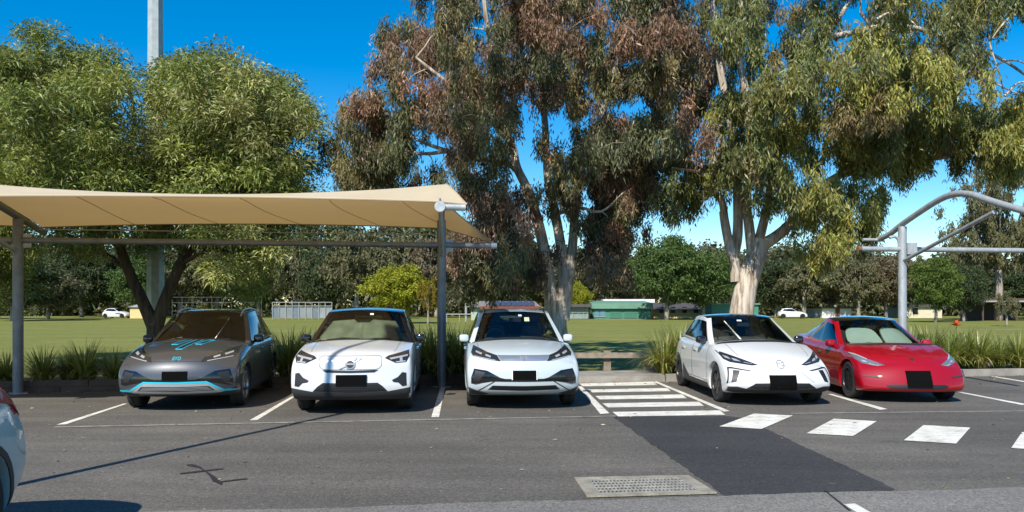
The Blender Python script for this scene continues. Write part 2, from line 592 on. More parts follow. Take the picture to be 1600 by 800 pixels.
def shade_frame(root, P, inv, arm, strut=True, post_top=3.50):
    MB().tube([P + inv, P + inv + Vector((0, 0, 1.6)), P + inv + Vector((0, 0, post_top))], .092, 16).build('post', GALV if root is not shade else DARKSTEEL, root, 40)
    MB().lathe([(.0, .02), (.19, .02), (.19, 0), (.0, 0)], n=4, o=P + inv).build('base_plate', GALV, root)
    a = catmull([p + inv for p in arm_pts(P, FWD, arm)], 4)
    MB().tube(a, .066, 12).build('roof_arm', GALV if root is not shade else DARKSTEEL, root, 40)
    if strut:
        e = P + inv + FWD * 2.95
        MB().tube([P + inv + Vector((0, 0, 2.72)) + FWD * .08, e + Vector((0, 0, 3.47))], .042, 10).build('strut', GALV, root, 40)
    pl = P + inv + Vector((0, 0, 2.92))
    MB().box(-.10, .10, -.012, .012, -.13, .13, Matrix.Translation(pl - FWD * .0 + ROW * .14) @ Matrix.Rotation(R(8), 4, 'Z')).build('bracket', GALV, root)


for P in (P0, P1, P2):
    lo_ = 0 if P is P2 else -.10
    shade_frame(shade, P, inv2, [(a_, h_ + lo_) for a_, h_ in ARM], True, 3.44 + lo_)
    e = P + inv2 + FWD * 3.72 + Vector((0, 0, 3.225 + lo_))
    MB().tube([e - ROW * .05 + FWD * .02, e + ROW * .40 + FWD * .02], .055, 12).build('outrigger', GALV, shade, 40)
    ep = MB().lathe([(0, -.02), (.085, -.02), (.085, .02), (0, .02)], n=16, o=(0, 0, 0)).build('end_plate', GALV, shade)
    ep.matrix_local = Matrix.Translation(e + FWD * .085) @ Matrix.Rotation(R(90), 4, 'X')
    MB().tube([e + FWD * .08 + Vector((0, 0, .03)), e + FWD * .08 + Vector((0, 0, .13))], [.028, .014], 8).build('corner_bracket', DARKSTEEL, shade)
bt = Vector((0, 0, 2.93))
MB().tube([P0 + inv2 - ROW * 1.1 + bt, P2 + inv2 + bt + ROW * 1.02], .058, 12).build('cross_beam', DARKSTEEL, shade, 40)
MB().tube([P2 + inv2 + bt + ROW * 1.02, P2 + inv2 + bt + ROW * 1.14], .062, 12).build('beam_end_cap', GALV, shade, 40)

SAIL_L, SAIL_R = -1.05, 1.08


def sail_pt(a, s, Q=None, ends=(False, True)):
    """a: 0..1 along the row from the left end to the right; s: -.85 rear .. 3.75 front; a free end flares past its arm"""
    Q = P1 if Q is None else Q
    span = (P2 - P1).length
    k = (s + .85) / 4.6
    pinch = math.sin(math.pi * min(1, max(0, k)))
    flare = SAIL_R - (SAIL_R - .03) * min(1.0, pinch * 1.05) if k < .58 else .03 + (.42 - .03) * ((k - .58) / .42) ** 1.2
    r_end = flare if ends[1] else -.02
    l_end = -flare if ends[0] else .02
    t = l_end + (span + r_end - l_end) * a
    prof = np.interp(s, [p[0] for p in ARM], [p[1] for p in ARM])
    m = t / span
    sag = 4 * m * (1 - m)
    bump = float(np.interp(k, [0, .2, .58, .85, 1], [-.06, .06, .27, .10, -.06]))
    z = prof + .085 - sag * bump - (.10 * (1 - min(1, max(0, m))) if ends[1] else .10)
    out = max(0, t - span, -t)
    z -= out * (.22 if k < .5 else .05)
    y_in = sag * (.22 * max(0, 1 - k * 3) + (-.06) * max(0, k * 3 - 2))
    return Q + ROW * t + FWD * (s + y_in) + Vector((0, 0, z)) + inv2


NA, NS = 72, 30
SEAM = mat('sail_seam', (0.40, 0.30, 0.18), 0.9)
for Q, ends in ((P1, (False, True)), (P0, (True, False))):
    vs = [sail_pt(i / NA, -.85 + 4.6 * j / NS, Q, ends) for i in range(NA + 1) for j in range(NS + 1)]
    fs = [(i * (NS + 1) + j, (i + 1) * (NS + 1) + j, (i + 1) * (NS + 1) + j + 1, i * (NS + 1) + j + 1) for i in range(NA) for j in range(NS)]
    so = link('sail', pyd('sail', vs, fs), CLOTH, shade, 180)
    so['label'] = 'beige translucent shade cloth sagging between its arms'
    for a in (.20, .38, .56, .74, .90):
        pts = [sail_pt(a + .004 * k / 14, -.85 + 4.6 * k / 14, Q, ends) for k in range(15)]
        MB().tube([p - Vector((0, 0, .008)) for p in pts], .006, 5).build('sail_seam', SEAM, so)
    for s0, nm in ((-.85, 'rear_hem'), (3.75, 'front_hem')):
        MB().tube([sail_pt(k / 40, s0, Q, ends) for k in range(41)], .017, 6).build(nm, SEAM if s0 < 0 else CLOTH, so)
    MB().tube([sail_pt(1 if ends[1] else 0, -.85 + 4.6 * k / 16, Q, ends) for k in range(17)], .012, 6).build('side_hem', SEAM, so)
cb = Vector((0, 0, 3.20))
MB().tube([P1 + inv2 + cb - FWD * .6, P2 + inv2 + cb - FWD * .6 + ROW * .2], .010, 6).build('tension_cable', GALV, shade)

P3 = Vector((8.97, 17.5, 0))
bare = tag(empty('bare_shade_structure', P3), 'bare grey steel shade frame with curved arm behind the red car', 'shade frame')
ARM3 = [(-.95, 3.30), (-.5, 3.38), (0, 3.56), (.8, 3.80), (1.35, 3.94), (1.8, 3.98), (2.3, 3.90), (3.0, 3.64), (3.9, 3.33), (4.6, 3.08)]
shade_frame(bare, P3, -P3, ARM3)
R3 = Vector((1, .13, 0)).normalized()
b3 = Vector((0, 0, 2.98))
MB().tube([b3 - R3 * 1.02, b3 + R3 * 9], .060, 12).build('cross_beam', GALV, bare, 40)
RUST = mat('rusty_steel', (0.22, 0.10, 0.05), 0.8, var=0.5, vscale=12)
MB().tube([b3 - R3 * 1.10, b3 - R3 * 1.02], .064, 12).build('beam_end_cap', RUST, bare, 40)
e = -FWD * .95 + Vector((0, 0, 3.28))
MB().tube([e + R3 * .08, e - R3 * .42], .040, 10).build('rear_stub', GALV, bare, 40)
hk = [Vector((-.30, .0, 3.25)), Vector((-.18, .0, 3.27)), Vector((-.09, 0, 3.20)), Vector((-.07, 0, 3.05))]
MB().tube(catmull(hk, 4), .035, 8).build('hook_brace', GALV, bare, 40)
MB().box(-.06, .16, -.02, .02, -.12, .14, Matrix.Translation(Vector((.12, -.1, 2.98)))).build('gusset', GALV, bare)

# --- tall floodlight pole behind the wattle
d = 24.0
pole = tag(empty('floodlight_pole', (at(243, 0, d).x, d, 0)), 'tall octagonal galvanised floodlight pole rising behind the dense wattle', 'light pole')
PALEGALV = mat('pale_galvanised', (0.40, 0.43, 0.42), 0.5, metal=0.25, var=0.15, vscale=5)
MB().tube([(0, 0, 0), (0, 0, 9), (0, 0, 18), (0, 0, 22)], [.285, .245, .20, .17], 8).build('shaft', PALEGALV, pole)
MB().lathe([(0, .05), (.45, .05), (.45, 0), (0, 0)], n=16).build('base_flange', GALV, pole)
MB().box(-1.6, 1.6, -.08, .08, 21.4, 21.6).build('head_frame', GALV, pole)
for k in range(4): MB().box(-1.5 + k * .85, -1.05 + k * .85, -.35, -.09, 21.2, 21.75).build('floodlight', BLACK, pole)

# --- the lamp whose pole shadow crosses the asphalt (stands just out of frame)
lb = gp(38, 755) - Vector((SUN_TO.x, SUN_TO.y, 0)) * 1.3
lamp = tag(empty('street_lamp', (lb.x, lb.y, 0)), 'slim grey lamp post that throws the long diagonal shadow line', 'street lamp')
MB().tube([(0, 0, 0), (0, 0, 4), (0, 0, 8.6)], [.062, .055, .045], 12).build('post', GALV, lamp, 40)
MB().box(-.14, .14, -.55, .1, 8.6, 8.72).build('lamp_head', DARKSTEEL, lamp)

# --- bare soil in front of the sheds, and the thin concrete path past the verge
SOIL = mat('bare_soil', (0.36, 0.25, 0.13), 0.95, var=0.3, vscale=.5)
ed = []
for k in range(40):
    t = k / 40 * 2 * math.pi
    ed.append((at(1000, 0, 103).x + (6.8 + .9 * math.sin(t * 3) + .6 * math.sin(t * 7)) * math.cos(t), 103.5 + (2.6 + .5 * math.sin(t * 5)) * math.sin(t)))
tag(sheet('bare_soil', ed, 0.004, SOIL), kind='structure')
tag(sheet('footpath', [(at(1300, 0, 55.5).x, 55.2), (75, 57.0), (75, 58.0), (at(1300, 0, 55.5).x, 56.0)], 0.006, CONC), kind='structure')
# ================================================================== CARS
def lerp(a, b, t): return a + (b - a) * t


def ip(x, tab): return float(np.interp(x, [t[0] for t in tab], [t[1] for t in tab]))


def cube_grid(us, vs, ws, fn, matfn, crease=None):
    """surface of a gridded cube, every vertex placed by fn(u, v, w); matfn gives each face its slot"""
    idx, verts, faces, mats = {}, [], [], []

    def vid(i, j, k):
        if (i, j, k) not in idx:
            idx[(i, j, k)] = len(verts)
            verts.append(fn(us[i], vs[j], ws[k]))
        return idx[(i, j, k)]
    nu, nv, nw = len(us) - 1, len(vs) - 1, len(ws) - 1
    for side in ('front', 'rear', 'bottom', 'top', 'left', 'right'):
        if side in ('front', 'rear'):
            j = 0 if side == 'front' else nv
            for i in range(nu):
                for k in range(nw):
                    f = [vid(i, j, k), vid(i + 1, j, k), vid(i + 1, j, k + 1), vid(i, j, k + 1)]
                    faces.append(f if side == 'front' else f[::-1])
                    mats.append(matfn(side, (us[i] + us[i + 1]) / 2, vs[j], (ws[k] + ws[k + 1]) / 2))
        elif side in ('bottom', 'top'):
            k = 0 if side == 'bottom' else nw
            for i in range(nu):
                for j in range(nv):
                    f = [vid(i, j, k), vid(i + 1, j, k), vid(i + 1, j + 1, k), vid(i, j + 1, k)]
                    faces.append(f if side == 'top' else f[::-1])
                    mats.append(matfn(side, (us[i] + us[i + 1]) / 2, (vs[j] + vs[j + 1]) / 2, ws[k]))
        else:
            i = 0 if side == 'left' else nu
            for j in range(nv):
                for k in range(nw):
                    f = [vid(i, j, k), vid(i, j + 1, k), vid(i, j + 1, k + 1), vid(i, j, k + 1)]
                    faces.append(f if side == 'right' else f[::-1])
                    mats.append(matfn(side, us[i], (vs[j] + vs[j + 1]) / 2, (ws[k] + ws[k + 1]) / 2))
    me = pyd('cage', verts, faces)
    me.polygons.foreach_set('material_index', mats)
    if crease:
        inv = {v: k for k, v in idx.items()}
        at_ = me.attributes.new('crease_edge', 'FLOAT', 'EDGE')
        cr = []
        for e in me.edges:
            (i0, j0, k0), (i1, j1, k1) = inv[e.vertices[0]], inv[e.vertices[1]]
            side = i0 == i1 and i0 in (0, nu)
            if side and k0 == k1 == nw: cr.append(crease[0])
            elif j0 == j1 == 0 and k0 == k1 == nw: cr.append(crease[1])
            elif side and j0 == j1 == 0: cr.append(crease[2])
            else: cr.append(0.0)
        at_.data.foreach_set('value', cr)
    return me


def evaluate(me, levels, cutters=()):
    """subdivide a cage and cut the wheel arches out of it; returns a plain mesh"""
    o = bpy.data.objects.new('tmp', me)
    COL.objects.link(o)
    md = o.modifiers.new('s', 'SUBSURF')
    md.levels = md.render_levels = levels
    cs = []
    for cm in cutters:
        c = bpy.data.objects.new('tmpc', cm)
        COL.objects.link(c)
        b = o.modifiers.new('b', 'BOOLEAN')
        b.operation, b.solver, b.object = 'DIFFERENCE', 'EXACT', c
        cs.append(c)
    bpy.context.view_layer.update()
    dg = bpy.context.evaluated_depsgraph_get()
    res = bpy.data.meshes.new_from_object(o.evaluated_get(dg), preserve_all_data_layers=True, depsgraph=dg)
    for x in [o] + cs: bpy.data.objects.remove(x)
    return res


def split(me):
    """material slot -> mesh of those faces"""
    co = [tuple(v.co) for v in me.vertices]
    out = {}
    for p in me.polygons: out.setdefault(p.material_index, []).append(list(p.vertices))
    res = {}
    for k, fs in out.items():
        used = sorted({i for f in fs for i in f})
        rm = {v: i for i, v in enumerate(used)}
        res[k] = pyd('m', [co[i] for i in used], [[rm[i] for i in f] for f in fs])
    return res


def bvh_of(meshes):
    vs, fs = [], []
    for m in meshes:
        n = len(vs)
        vs += [v.co.copy() for v in m.vertices]
        fs += [[i + n for i in p.vertices] for p in m.polygons]
    return BVHTree.FromPolygons(vs, fs)


def caster(axis):
    """2-D outline -> ray start, ray direction"""
    if axis == 'F': return lambda a, b: (Vector((a, -4, b)), Vector((0, 1, 0)))
    if axis == 'B': return lambda a, b: (Vector((a, 9, b)), Vector((0, -1, 0)))
    if axis == 'L': return lambda a, b: (Vector((-4, a, b)), Vector((1, 0, 0)))
    if axis == 'R': return lambda a, b: (Vector((4, a, b)), Vector((-1, 0, 0)))
    return lambda a, b: (Vector((a, b, 5)), Vector((0, 0, -1)))


def patch(name, polys, bvh, axis, material, parent, off=0.004, cell=0.025, depth=0.02, smooth=50):
    """outlines laid onto the bodywork and given thickness"""
    bm = bmesh.new()
    ray = caster(axis)
    cell = min(cell, .025) if cell < .15 else cell
    off = off + .003 if 0.003 < off < .02 else off
    for poly in polys:
        b2 = bmesh.new()
        f = b2.faces.new([b2.verts.new((p[0], p[1], 0)) for p in poly])
        if f.calc_area() < 1e-7:
            b2.free(); continue
        bmesh.ops.triangulate(b2, faces=b2.faces[:])
        for ax in (0, 1):
            lo, hi = min(p[ax] for p in poly), max(p[ax] for p in poly)
            no = Vector((1, 0, 0)) if ax == 0 else Vector((0, 1, 0))
            k = math.ceil(lo / cell + 1e-6)
            while k * cell < hi - 1e-4:
                bmesh.ops.bisect_plane(b2, geom=b2.verts[:] + b2.edges[:] + b2.faces[:], plane_co=no * (k * cell), plane_no=no)
                k += 1
        m = {}
        for v in b2.verts: m[v] = bm.verts.new(v.co)
        for f in b2.faces: bm.faces.new([m[v] for v in f.verts])
        b2.free()
    dirs = ray(0, 0)[1]
    for v in bm.verts:
        o, dr = ray(v.co.x, v.co.y)
        hit, nrm, _, dist = bvh.ray_cast(o, dr)
        if hit is None or dist > 6:
            hit = bvh.find_nearest(o + dr * 4.4)[0]
        v.co = hit - dr * off
    bm.normal_update()
    if sum((f.normal.dot(dirs) * f.calc_area() for f in bm.faces)) > 0:
        bmesh.ops.reverse_faces(bm, faces=bm.faces[:])
    be = [e for e in bm.edges if len(e.link_faces) == 1]
    r = bmesh.ops.extrude_edge_only(bm, edges=be)
    for g in r['geom']:
        if isinstance(g, bmesh.types.BMVert): g.co += dirs * (depth + off)
    me = bpy.data.meshes.new(name)
    bm.to_mesh(me)
    bm.free()
    return link(name, me, material, parent, smooth)


def stroke(pts, w):
    out = []
    pts = [Vector((p[0], p[1])) for p in pts]
    n = len(pts)
    nor = []
    for i in range(n):
        a = (pts[i] - pts[i - 1]).normalized() if i > 0 else None
        b = (pts[i + 1] - pts[i]).normalized() if i < n - 1 else None
        t = ((a + b) if a and b else (a or b)).normalized()
        q = Vector((-t.y, t.x))
        if a and b: q = q / max(.4, math.sqrt((1 + a.dot(b)) / 2))
        nor.append(q)
    for i in range(n - 1):
        a, b = pts[i], pts[i + 1]
        out.append([tuple(a + nor[i] * w / 2), tuple(b + nor[i + 1] * w / 2), tuple(b - nor[i + 1] * w / 2), tuple(a - nor[i] * w / 2)])
    return out


def mir(pts): return [(-p[0], p[1]) for p in pts][::-1]


def sym(half):
    """right half outline from the centre line, mirrored and closed"""
    return half + [(-p[0], p[1]) for p in half[::-1] if abs(p[0]) > 1e-6]


def ngon(cx, cz, r, n, ph=0.0, sx=1.0): return [(cx + sx * r * math.cos(2 * math.pi * k / n + ph), cz + r * math.sin(2 * math.pi * k / n + ph)) for k in range(n)]


def text_polys(s, size, cx, cz):
    cu = bpy.data.curves.new('txt', 'FONT')
    cu.body, cu.size, cu.align_x, cu.align_y = s, size, 'CENTER', 'CENTER'
    cu.resolution_u = 3
    o = bpy.data.objects.new('txt', cu)
    COL.objects.link(o)
    bpy.context.view_layer.update()
    dg = bpy.context.evaluated_depsgraph_get()
    me = bpy.data.meshes.new_from_object(o.evaluated_get(dg))
    bpy.data.objects.remove(o)
    polys = [[(me.vertices[i].co.x + cx, me.vertices[i].co.y + cz) for i in p.vertices] for p in me.polygons]
    bpy.data.meshes.remove(me)
    return polys


GLASS = glass_mat('windscreen_glass', (0.62, 0.68, 0.64), 1.55)
DGLASS = glass_mat('tinted_glass', (0.16, 0.18, 0.19), 1.65)
LENS = glass_mat('lamp_lens', (0.75, 0.78, 0.8), 1.5)
INTERIOR = mat('cabin_trim', (0.016, 0.016, 0.017), 0.85)
SEATMAT = mat('seat_fabric', (0.035, 0.035, 0.038), 0.8)
PLATE = mat('number_plate_black', (0.003, 0.003, 0.003), 0.9, spec=0.08)
CHROME = mat('chrome', (0.75, 0.77, 0.8), 0.12, metal=1.0)
STEEL = mat('badge_steel', (0.34, 0.35, 0.36), 0.35, metal=0.6)
SATIN = mat('satin_chrome', (0.62, 0.66, 0.70), 0.28, metal=0.8)
SILVER = mat('silver_trim', (0.62, 0.64, 0.66), 0.32, metal=0.55)
LAMPDARK = mat('lamp_housing', (0.03, 0.034, 0.042), 0.22, metal=0.3, coat=0.7)
DRL = mat('lamp_reflector', (0.50, 0.53, 0.57), 0.2, metal=0.4)
RIMDARK = mat('dark_alloy', (0.035, 0.035, 0.038), 0.35, metal=0.6)
RIMSILV = mat('silver_alloy', (0.42, 0.43, 0.45), 0.3, metal=0.8)
CLAD = mat('grey_cladding', (0.028, 0.029, 0.031), 0.6)
GAP = mat('panel_gap', (0.03, 0.03, 0.03), 0.8)
TAILRED = mat('tail_lamp_red', (0.36, 0.006, 0.012), 0.35, coat=0.3, spec=0.2)
TAGWHITE = mat('sticker_white', (0.75, 0.75, 0.72), 0.5)


def paint(name, col, metal=0.0, rough=0.3):
    m = mat(name, col, rough, metal, coat=1.0)
    return m


def wheel_meshes(Rw, style):
    t = MB()
    t.lathe([(Rw * .66, -.094), (Rw * .90, -.106), (Rw * .975, -.09), (Rw, -.075), (Rw, -.012), (Rw - .007, -.010), (Rw - .007, .010), (Rw, .012), (Rw, .075), (Rw * .975, .09), (Rw * .90, .106), (Rw * .66, .094)], 'X', 40)
    tm = pyd('wheel', t.v, t.f)
    tm.materials.append(RUBBER)
    r = MB()
    rr = Rw * .67
    r.lathe([(rr, -.09), (rr, .100), (rr * .94, .104), (rr * .91, .078), (rr * .90, -.02), (.0, -.02)], 'X', 36)
    n = 5
    for k in range(n):
        a = 2 * math.pi * k / n
        for da in ((-.16, .16) if style == 'twin' else (0,)):
            M = Matrix.Rotation(a + da * .6, 4, 'X')
            w0, w1 = (.035, .05) if style == 'twin' else (.05, .085)
            x0, x1 = .03, .084
            vs = [(x1, -w0, .02), (x1, w0, .02), (x1 + .006, w1, rr * .93), (x1 + .006, -w1, rr * .93), (x0, -w0, .02), (x0, w0, .02), (x0, w1, rr * .93), (x0, -w1, rr * .93)]
            r.add([M @ Vector(v) for v in vs], [(0, 1, 2, 3), (4, 7, 6, 5), (0, 4, 5, 1), (1, 5, 6, 2), (2, 6, 7, 3), (3, 7, 4, 0)])
    r.lathe([(0, .092), (.045, .092), (.06, .08), (.06, .02)], 'X', 14)
    rm = pyd('rim', r.v, r.f)
    return tm, rm


def rounded_blob(name, sx, sy, sz, material, parent, loc, taper=0.8, lv=2, rot=0.0):
    me = cube_grid([-1, -.4, .4, 1], [0, .5, 1], [0, .35, 1],
                   lambda u, v, w: (u * sx * lerp(1, taper, v) * lerp(.92, 1, w), (v - .5) * 2 * sy + .25 * sy * u * u, (w - .5) * 2 * sz * lerp(1, .86, abs(u) ** 2)), lambda *a: 0)
    m2 = evaluate(me, lv)
    o = link(name, m2, material, parent, 180)
    o.location = loc
    o.rotation_euler = (0, 0, rot)
    return o


def build_car(name, label, c, loc, yaw):
    root = tag(empty(name, loc, yaw), label, 'car', c.get('group'))
    L, W = c['L'], c['W']
    wmid = W / 2
    paintm = c['paint']
    yf, yr = c['fo'], c['fo'] + c['wb_len']
    Rw = c['R']
    ys = [0, .07, .20, .42, .72, yf + .02, 1.18, c['wb'] + .02, c['wb'] + .35, 2.05, 2.5, 2.95, yr - .05, L - .55, L - .3, L - .12, L - .03, L]
    ys = sorted(set(ys))
    us = [-1, -.86, -.6, -.3, 0, .3, .6, .86, 1]
    ws = [0, .08, .2, .36, .52, .68, .82, .93, 1]

    def bf(U, Y, w):
        zt, zb = ip(Y, c['top']), ip(Y, c['bot'])
        hw = wmid * ip(w, c['sec']) * ip(Y, c['plan'])
        a = abs(U)
        z = zb + (zt - zb) * w + c.get('crown', .035) * (1 - U * U) * w ** 3 - c.get('drop', .03) * a ** 3 * w ** 3
        dec = max(0.0, 1 - Y / 1.05)
        y = Y + dec * (ip(w, c['fp']) + c['sweep'] * a ** 2.4)
        der = max(0.0, 1 - (L - Y) / .8)
        y -= der * (ip(w, c['rp']) + c['rsweep'] * a ** 2.4)
        return (U * hw, y, z)

    def bmat(side, u, v, w):
        if side == 'bottom': return 1
        if side == 'top' and v > c['wb'] + .05 and v < c['rb'] and abs(u) < .93: return 2
        if w < c.get('clad_w', 0.06): return 1
        return 0
    cage = cube_grid(us, ys, ws, bf, bmat, c.get('crease', (.65, .45, .2)))
    cut = []
    for yy in (yf, yr):
        for s in (-1, 1):
            m = MB()
            Ra = Rw + .042
            n = 40
            x0, x1 = s * (wmid - .34), s * (wmid + .25)
            vs = [(x, yy + Ra * math.cos(2 * math.pi * k / n), Rw + .0 + Ra * math.sin(2 * math.pi * k / n)) for x in (x0, x1) for k in range(n)]
            fs = [(k, (k + 1) % n, (k + 1) % n + n, k + n) for k in range(n)] + [list(range(n))[::-1], list(range(n, 2 * n))]
            m.add(vs, fs)
            cm = pyd('cut', m.v, m.f)
            b = bmesh.new(); b.from_mesh(cm); bmesh.ops.recalc_face_normals(b, faces=b.faces[:]); b.to_mesh(cm); b.free()
            cut.append(cm)
    body = evaluate(cage, 2, cut)
    body.materials.clear()
    for m in (paintm, c.get('clad', CLAD), INTERIOR): body.materials.append(m)
    for p in body.polygons:
        q = p.center
        for yy in (yf, yr):
            if math.hypot(q.y - yy, q.z - Rw) < Rw + .0405 and abs(q.x) > wmid - .36:
                p.material_index = 1
    bo = link('body', body, None, root, 32)

    # greenhouse: panes, pillars and roof come from one surface so that they meet
    vst = c['vst']
    gus = [-1, -.965, -.55, 0, .55, .965, 1]
    gws = [0, .07, .30, .62, .88, 1]

    def gf(U, v, w):
        a = abs(U)
        y = lerp(lerp(c['wb'], c['rb'], v), lerp(c['wt'], c['rt'], v), w ** c.get('wcurve', .92))
        y += c['gs'] * a ** 2.2 * max(0, 1 - v * 1.6) - c.get('grs', .12) * a ** 2.2 * max(0, v * 1.6 - .6)
        belt, roof = ip(v, c['belt']), ip(v, c['roof']) + .05 * (1 - a * a)
        z = belt + (roof - belt) * w + (.012 if w == 1 else 0)
        hw = lerp(c['bw'], c['rw'], w ** 1.15) * ip(v, c['gplan'])
        return (U * hw, y, z)
    side_names = {}

    def gmat(side, u, v, w):
        if side == 'bottom': return 9
        if side == 'top': return 2
        if side == 'front': return 1 if abs(u) < .965 and w < .97 and w < c.get('ws_top', .95) else 0
        if side == 'rear': return 3 if abs(u) < .965 and .05 < w < .9 else 0
        if w < .07 or w > .88: return 0
        for k, (v0, v1) in enumerate(c['panes']):
            if v0 < v < v1: return 10 + k * 2 + (1 if side == 'right' else 0)
        if v > c['panes'][0][0] and v < c['panes'][-1][1]: return 30 + 2 * sum(1 for p_ in c['panes'] if p_[1] <= v) + (1 if side == 'right' else 0)
        return 0
    gh = evaluate(cube_grid(gus, vst, gws, gf, gmat, (.35, .45, .4)), 2)
    parts = split(gh)
    for k, m in parts.items():
        if k == 9: continue
        if k == 0: link('pillars', m, c.get('pillar', paintm), root, 180)
        elif k == 1: link('windscreen', m, c.get('ws_glass', GLASS), root, 180)
        elif k == 2: link('roof', m, c.get('roof_mat', paintm), root, 180)
        elif k == 3: link('rear_window', m, DGLASS, root, 180)
        elif k >= 30: link('window_pillar', m, GLOSSBLK, root, 180)
        else: link('side_window', m, c.get('side_glass', DGLASS), root, 180)
    bv = bvh_of([body])
    gv = bvh_of([m for k, m in parts.items() if k != 9])
    wsv = bvh_of([parts[1]])

    # wheels
    tm, rm = wheel_meshes(Rw, c.get('rim', 'five'))
    rm.materials.append(c.get('rim_mat', RIMDARK))
    for yy in (yf, yr):
        for s in (-1, 1):
            w_ = bpy.data.objects.new('wheel', tm)
            COL.objects.link(w_)
            w_.parent = root
            w_.location = (s * (wmid - .14), yy, Rw)
            w_.rotation_euler = (random.uniform(0, 6), 0, 0 if s > 0 else math.pi)
            r_ = bpy.data.objects.new('rim', rm)
            COL.objects.link(r_)
            r_.parent = w_
    for m in (tm, rm):
        m.polygons.foreach_set('use_smooth', np.full(len(m.polygons), True))
        m.set_sharp_from_angle(angle=R(35))

    if not c.get('lite'):
        bz = ip(.2, c['belt'])
        # cabin: dashboard, steering wheel (right-hand drive), seats
        MB().box(-wmid * .72, wmid * .72, c['wb'] + .38, c['wb'] + .62, bz - .12, bz + .035).build('dashboard', INTERIOR, root)
        sw = MB()
        cx, cy, cz = -.37, c['wb'] + .74, bz + .05
        sw.tube([(cx + .185 * math.cos(t), cy + .185 * math.sin(t) * .35, cz + .185 * math.sin(t) * .94) for t in np.linspace(0, 2 * math.pi, 25)], .015, 6, False)
        sw.box(cx - .17, cx + .17, cy - .01, cy + .02, cz - .025, cz + .02)
        sw.build('steering_wheel', SEATMAT, root, 60)
        for sx in (-.37, .37):
            rounded_blob('seat', .25, .09, .34, c.get('seat_mat', SEATMAT), root, (sx, c['wb'] + 1.35, bz - .02))
            rounded_blob('headrest', .13, .06, .10, c.get('seat_mat', SEATMAT), root, (sx, c['wb'] + 1.42, bz + .42))
        rounded_blob('rear_seat', .62, .09, .30, SEATMAT, root, (0, c['wb'] + 2.25, bz + .02))
        MB().box(-.11, .11, c['wt'] + .13, c['wt'] + .16, ip(0, c['roof']) - .14, ip(0, c['roof']) - .07).build('rear_view_mirror', INTERIOR, root)
        # door mirrors
        for s in (-1, 1):
            mx, my, mz = s * (c['bw'] + .075), c['wb'] + c.get('mir_y', .55), bz + c.get('mir_dz', .07)
            mo = rounded_blob('door_mirror', .096, .08, .070, c.get('mirror', paintm), root, (mx, my, mz), .72, 2, s * R(-12))
            MB().box(-.09 - .02, .03, -.03, .03, -.075, -.04, Matrix.Scale(-s, 4, (1, 0, 0)) @ Matrix.Translation((.09, 0, 0))).build('mirror_arm', BLACK, mo)
        # bonnet shut line, door shut lines, handles
        hw_ = c['hood_w']
        for s in (-1, 1):
            patch('bonnet_shutline', stroke([(s * hw_ * .96, c['hood_y'] + .14), (s * hw_, c['hood_y'] + .3), (s * hw_ * 1.04, c['wb'] - .02)], .006), bv, 'T', c.get('gap', GAP), root, .0015)
        MB2 = [(-c['bw'] * .9, c['wb'] + .09), (-c['bw'] * .55, c['wb'] - .02), (0, c['wb'] - .055), (c['bw'] * .55, c['wb'] - .02), (c['bw'] * .9, c['wb'] + .09)]
        patch('cowl_panel', stroke(MB2, .10), bv, 'T', BLACK, root, .006)
        zw = bz + .05
        for x0_, x1_, dz_ in ((-.58, -.02, .02), (.02, .50, .012)):
            patch('wiper', stroke([(x0_, zw), ((x0_ + x1_) / 2, zw + dz_ + .012), (x1_, zw + dz_)], .016), wsv, 'F', BLACK, root, .014, .05, .008)
        for s, ax in ((-1, 'L'), (1, 'R')):
            d0, d1, d2 = c['doors']
            zt_, zb_ = bz - .03, .33
            for a, b in ((d0, d1), (d1, d2)):
                patch('door_shutline', stroke([(a + .02, zt_), (a, .65), (a + .02, zb_), (b - .06, zb_), (b, .62), (b, zt_)], .009), bv, ax, c.get('gap', GAP), root, .0015)
                patch('door_handle', [[(b - .30, bz - .115), (b - .10, bz - .105), (b - .09, bz - .135), (b - .28, bz - .15)]], bv, ax, c.get('handle', paintm), root, .022, .05, .03)
            if c.get('sill'):
                patch('sill_cladding', [c['sill']], bv, ax, c.get('clad', CLAD), root, .006)
            if c.get('arch'):
                for yy in (yf, yr):
                    Ra = Rw + .048
                    ring = []
                    for k in range(14):
                        t0, t1 = R(-8) + R(196) * k / 14, R(-8) + R(196) * (k + 1) / 14
                        o_ = Ra + c['arch']
                        ring.append([(yy + Ra * math.cos(t0), Rw + Ra * math.sin(t0)), (yy + o_ * math.cos(t0), Rw + o_ * math.sin(t0)), (yy + o_ * math.cos(t1), Rw + o_ * math.sin(t1)), (yy + Ra * math.cos(t1), Rw + Ra * math.sin(t1))])
                    patch('arch_trim', ring, bv, ax, c.get('clad', CLAD), root, .006)
    return root, bv, wsv, gv


def rect(x0, x1, z0, z1): return [(x0, z0), (x1, z0), (x1, z1), (x0, z1)]


def headlights(root, bv, shape, drl, material=LAMPDARK, rims=None):
    for s in (1, -1):
        f = (lambda p: p) if s > 0 else mir
        h = patch('headlight', [f(shape)], bv, 'F', material, root, .004, .04)
        for q in drl:
            patch('lamp_strip', [f(q)], bv, 'F', DRL, h, .009, .04)
        if rims: patch('lamp_trim', [f(q) for q in rims], bv, 'F', CHROME, h, .010, .04)


# ---- outlines measured on the photograph, metres on the car's front (x across, z up)
def E(pts, cx=503.0, gy=766.0, s=414.0): return [((x - cx) / s, (gy - y) / s) for x, y in pts]


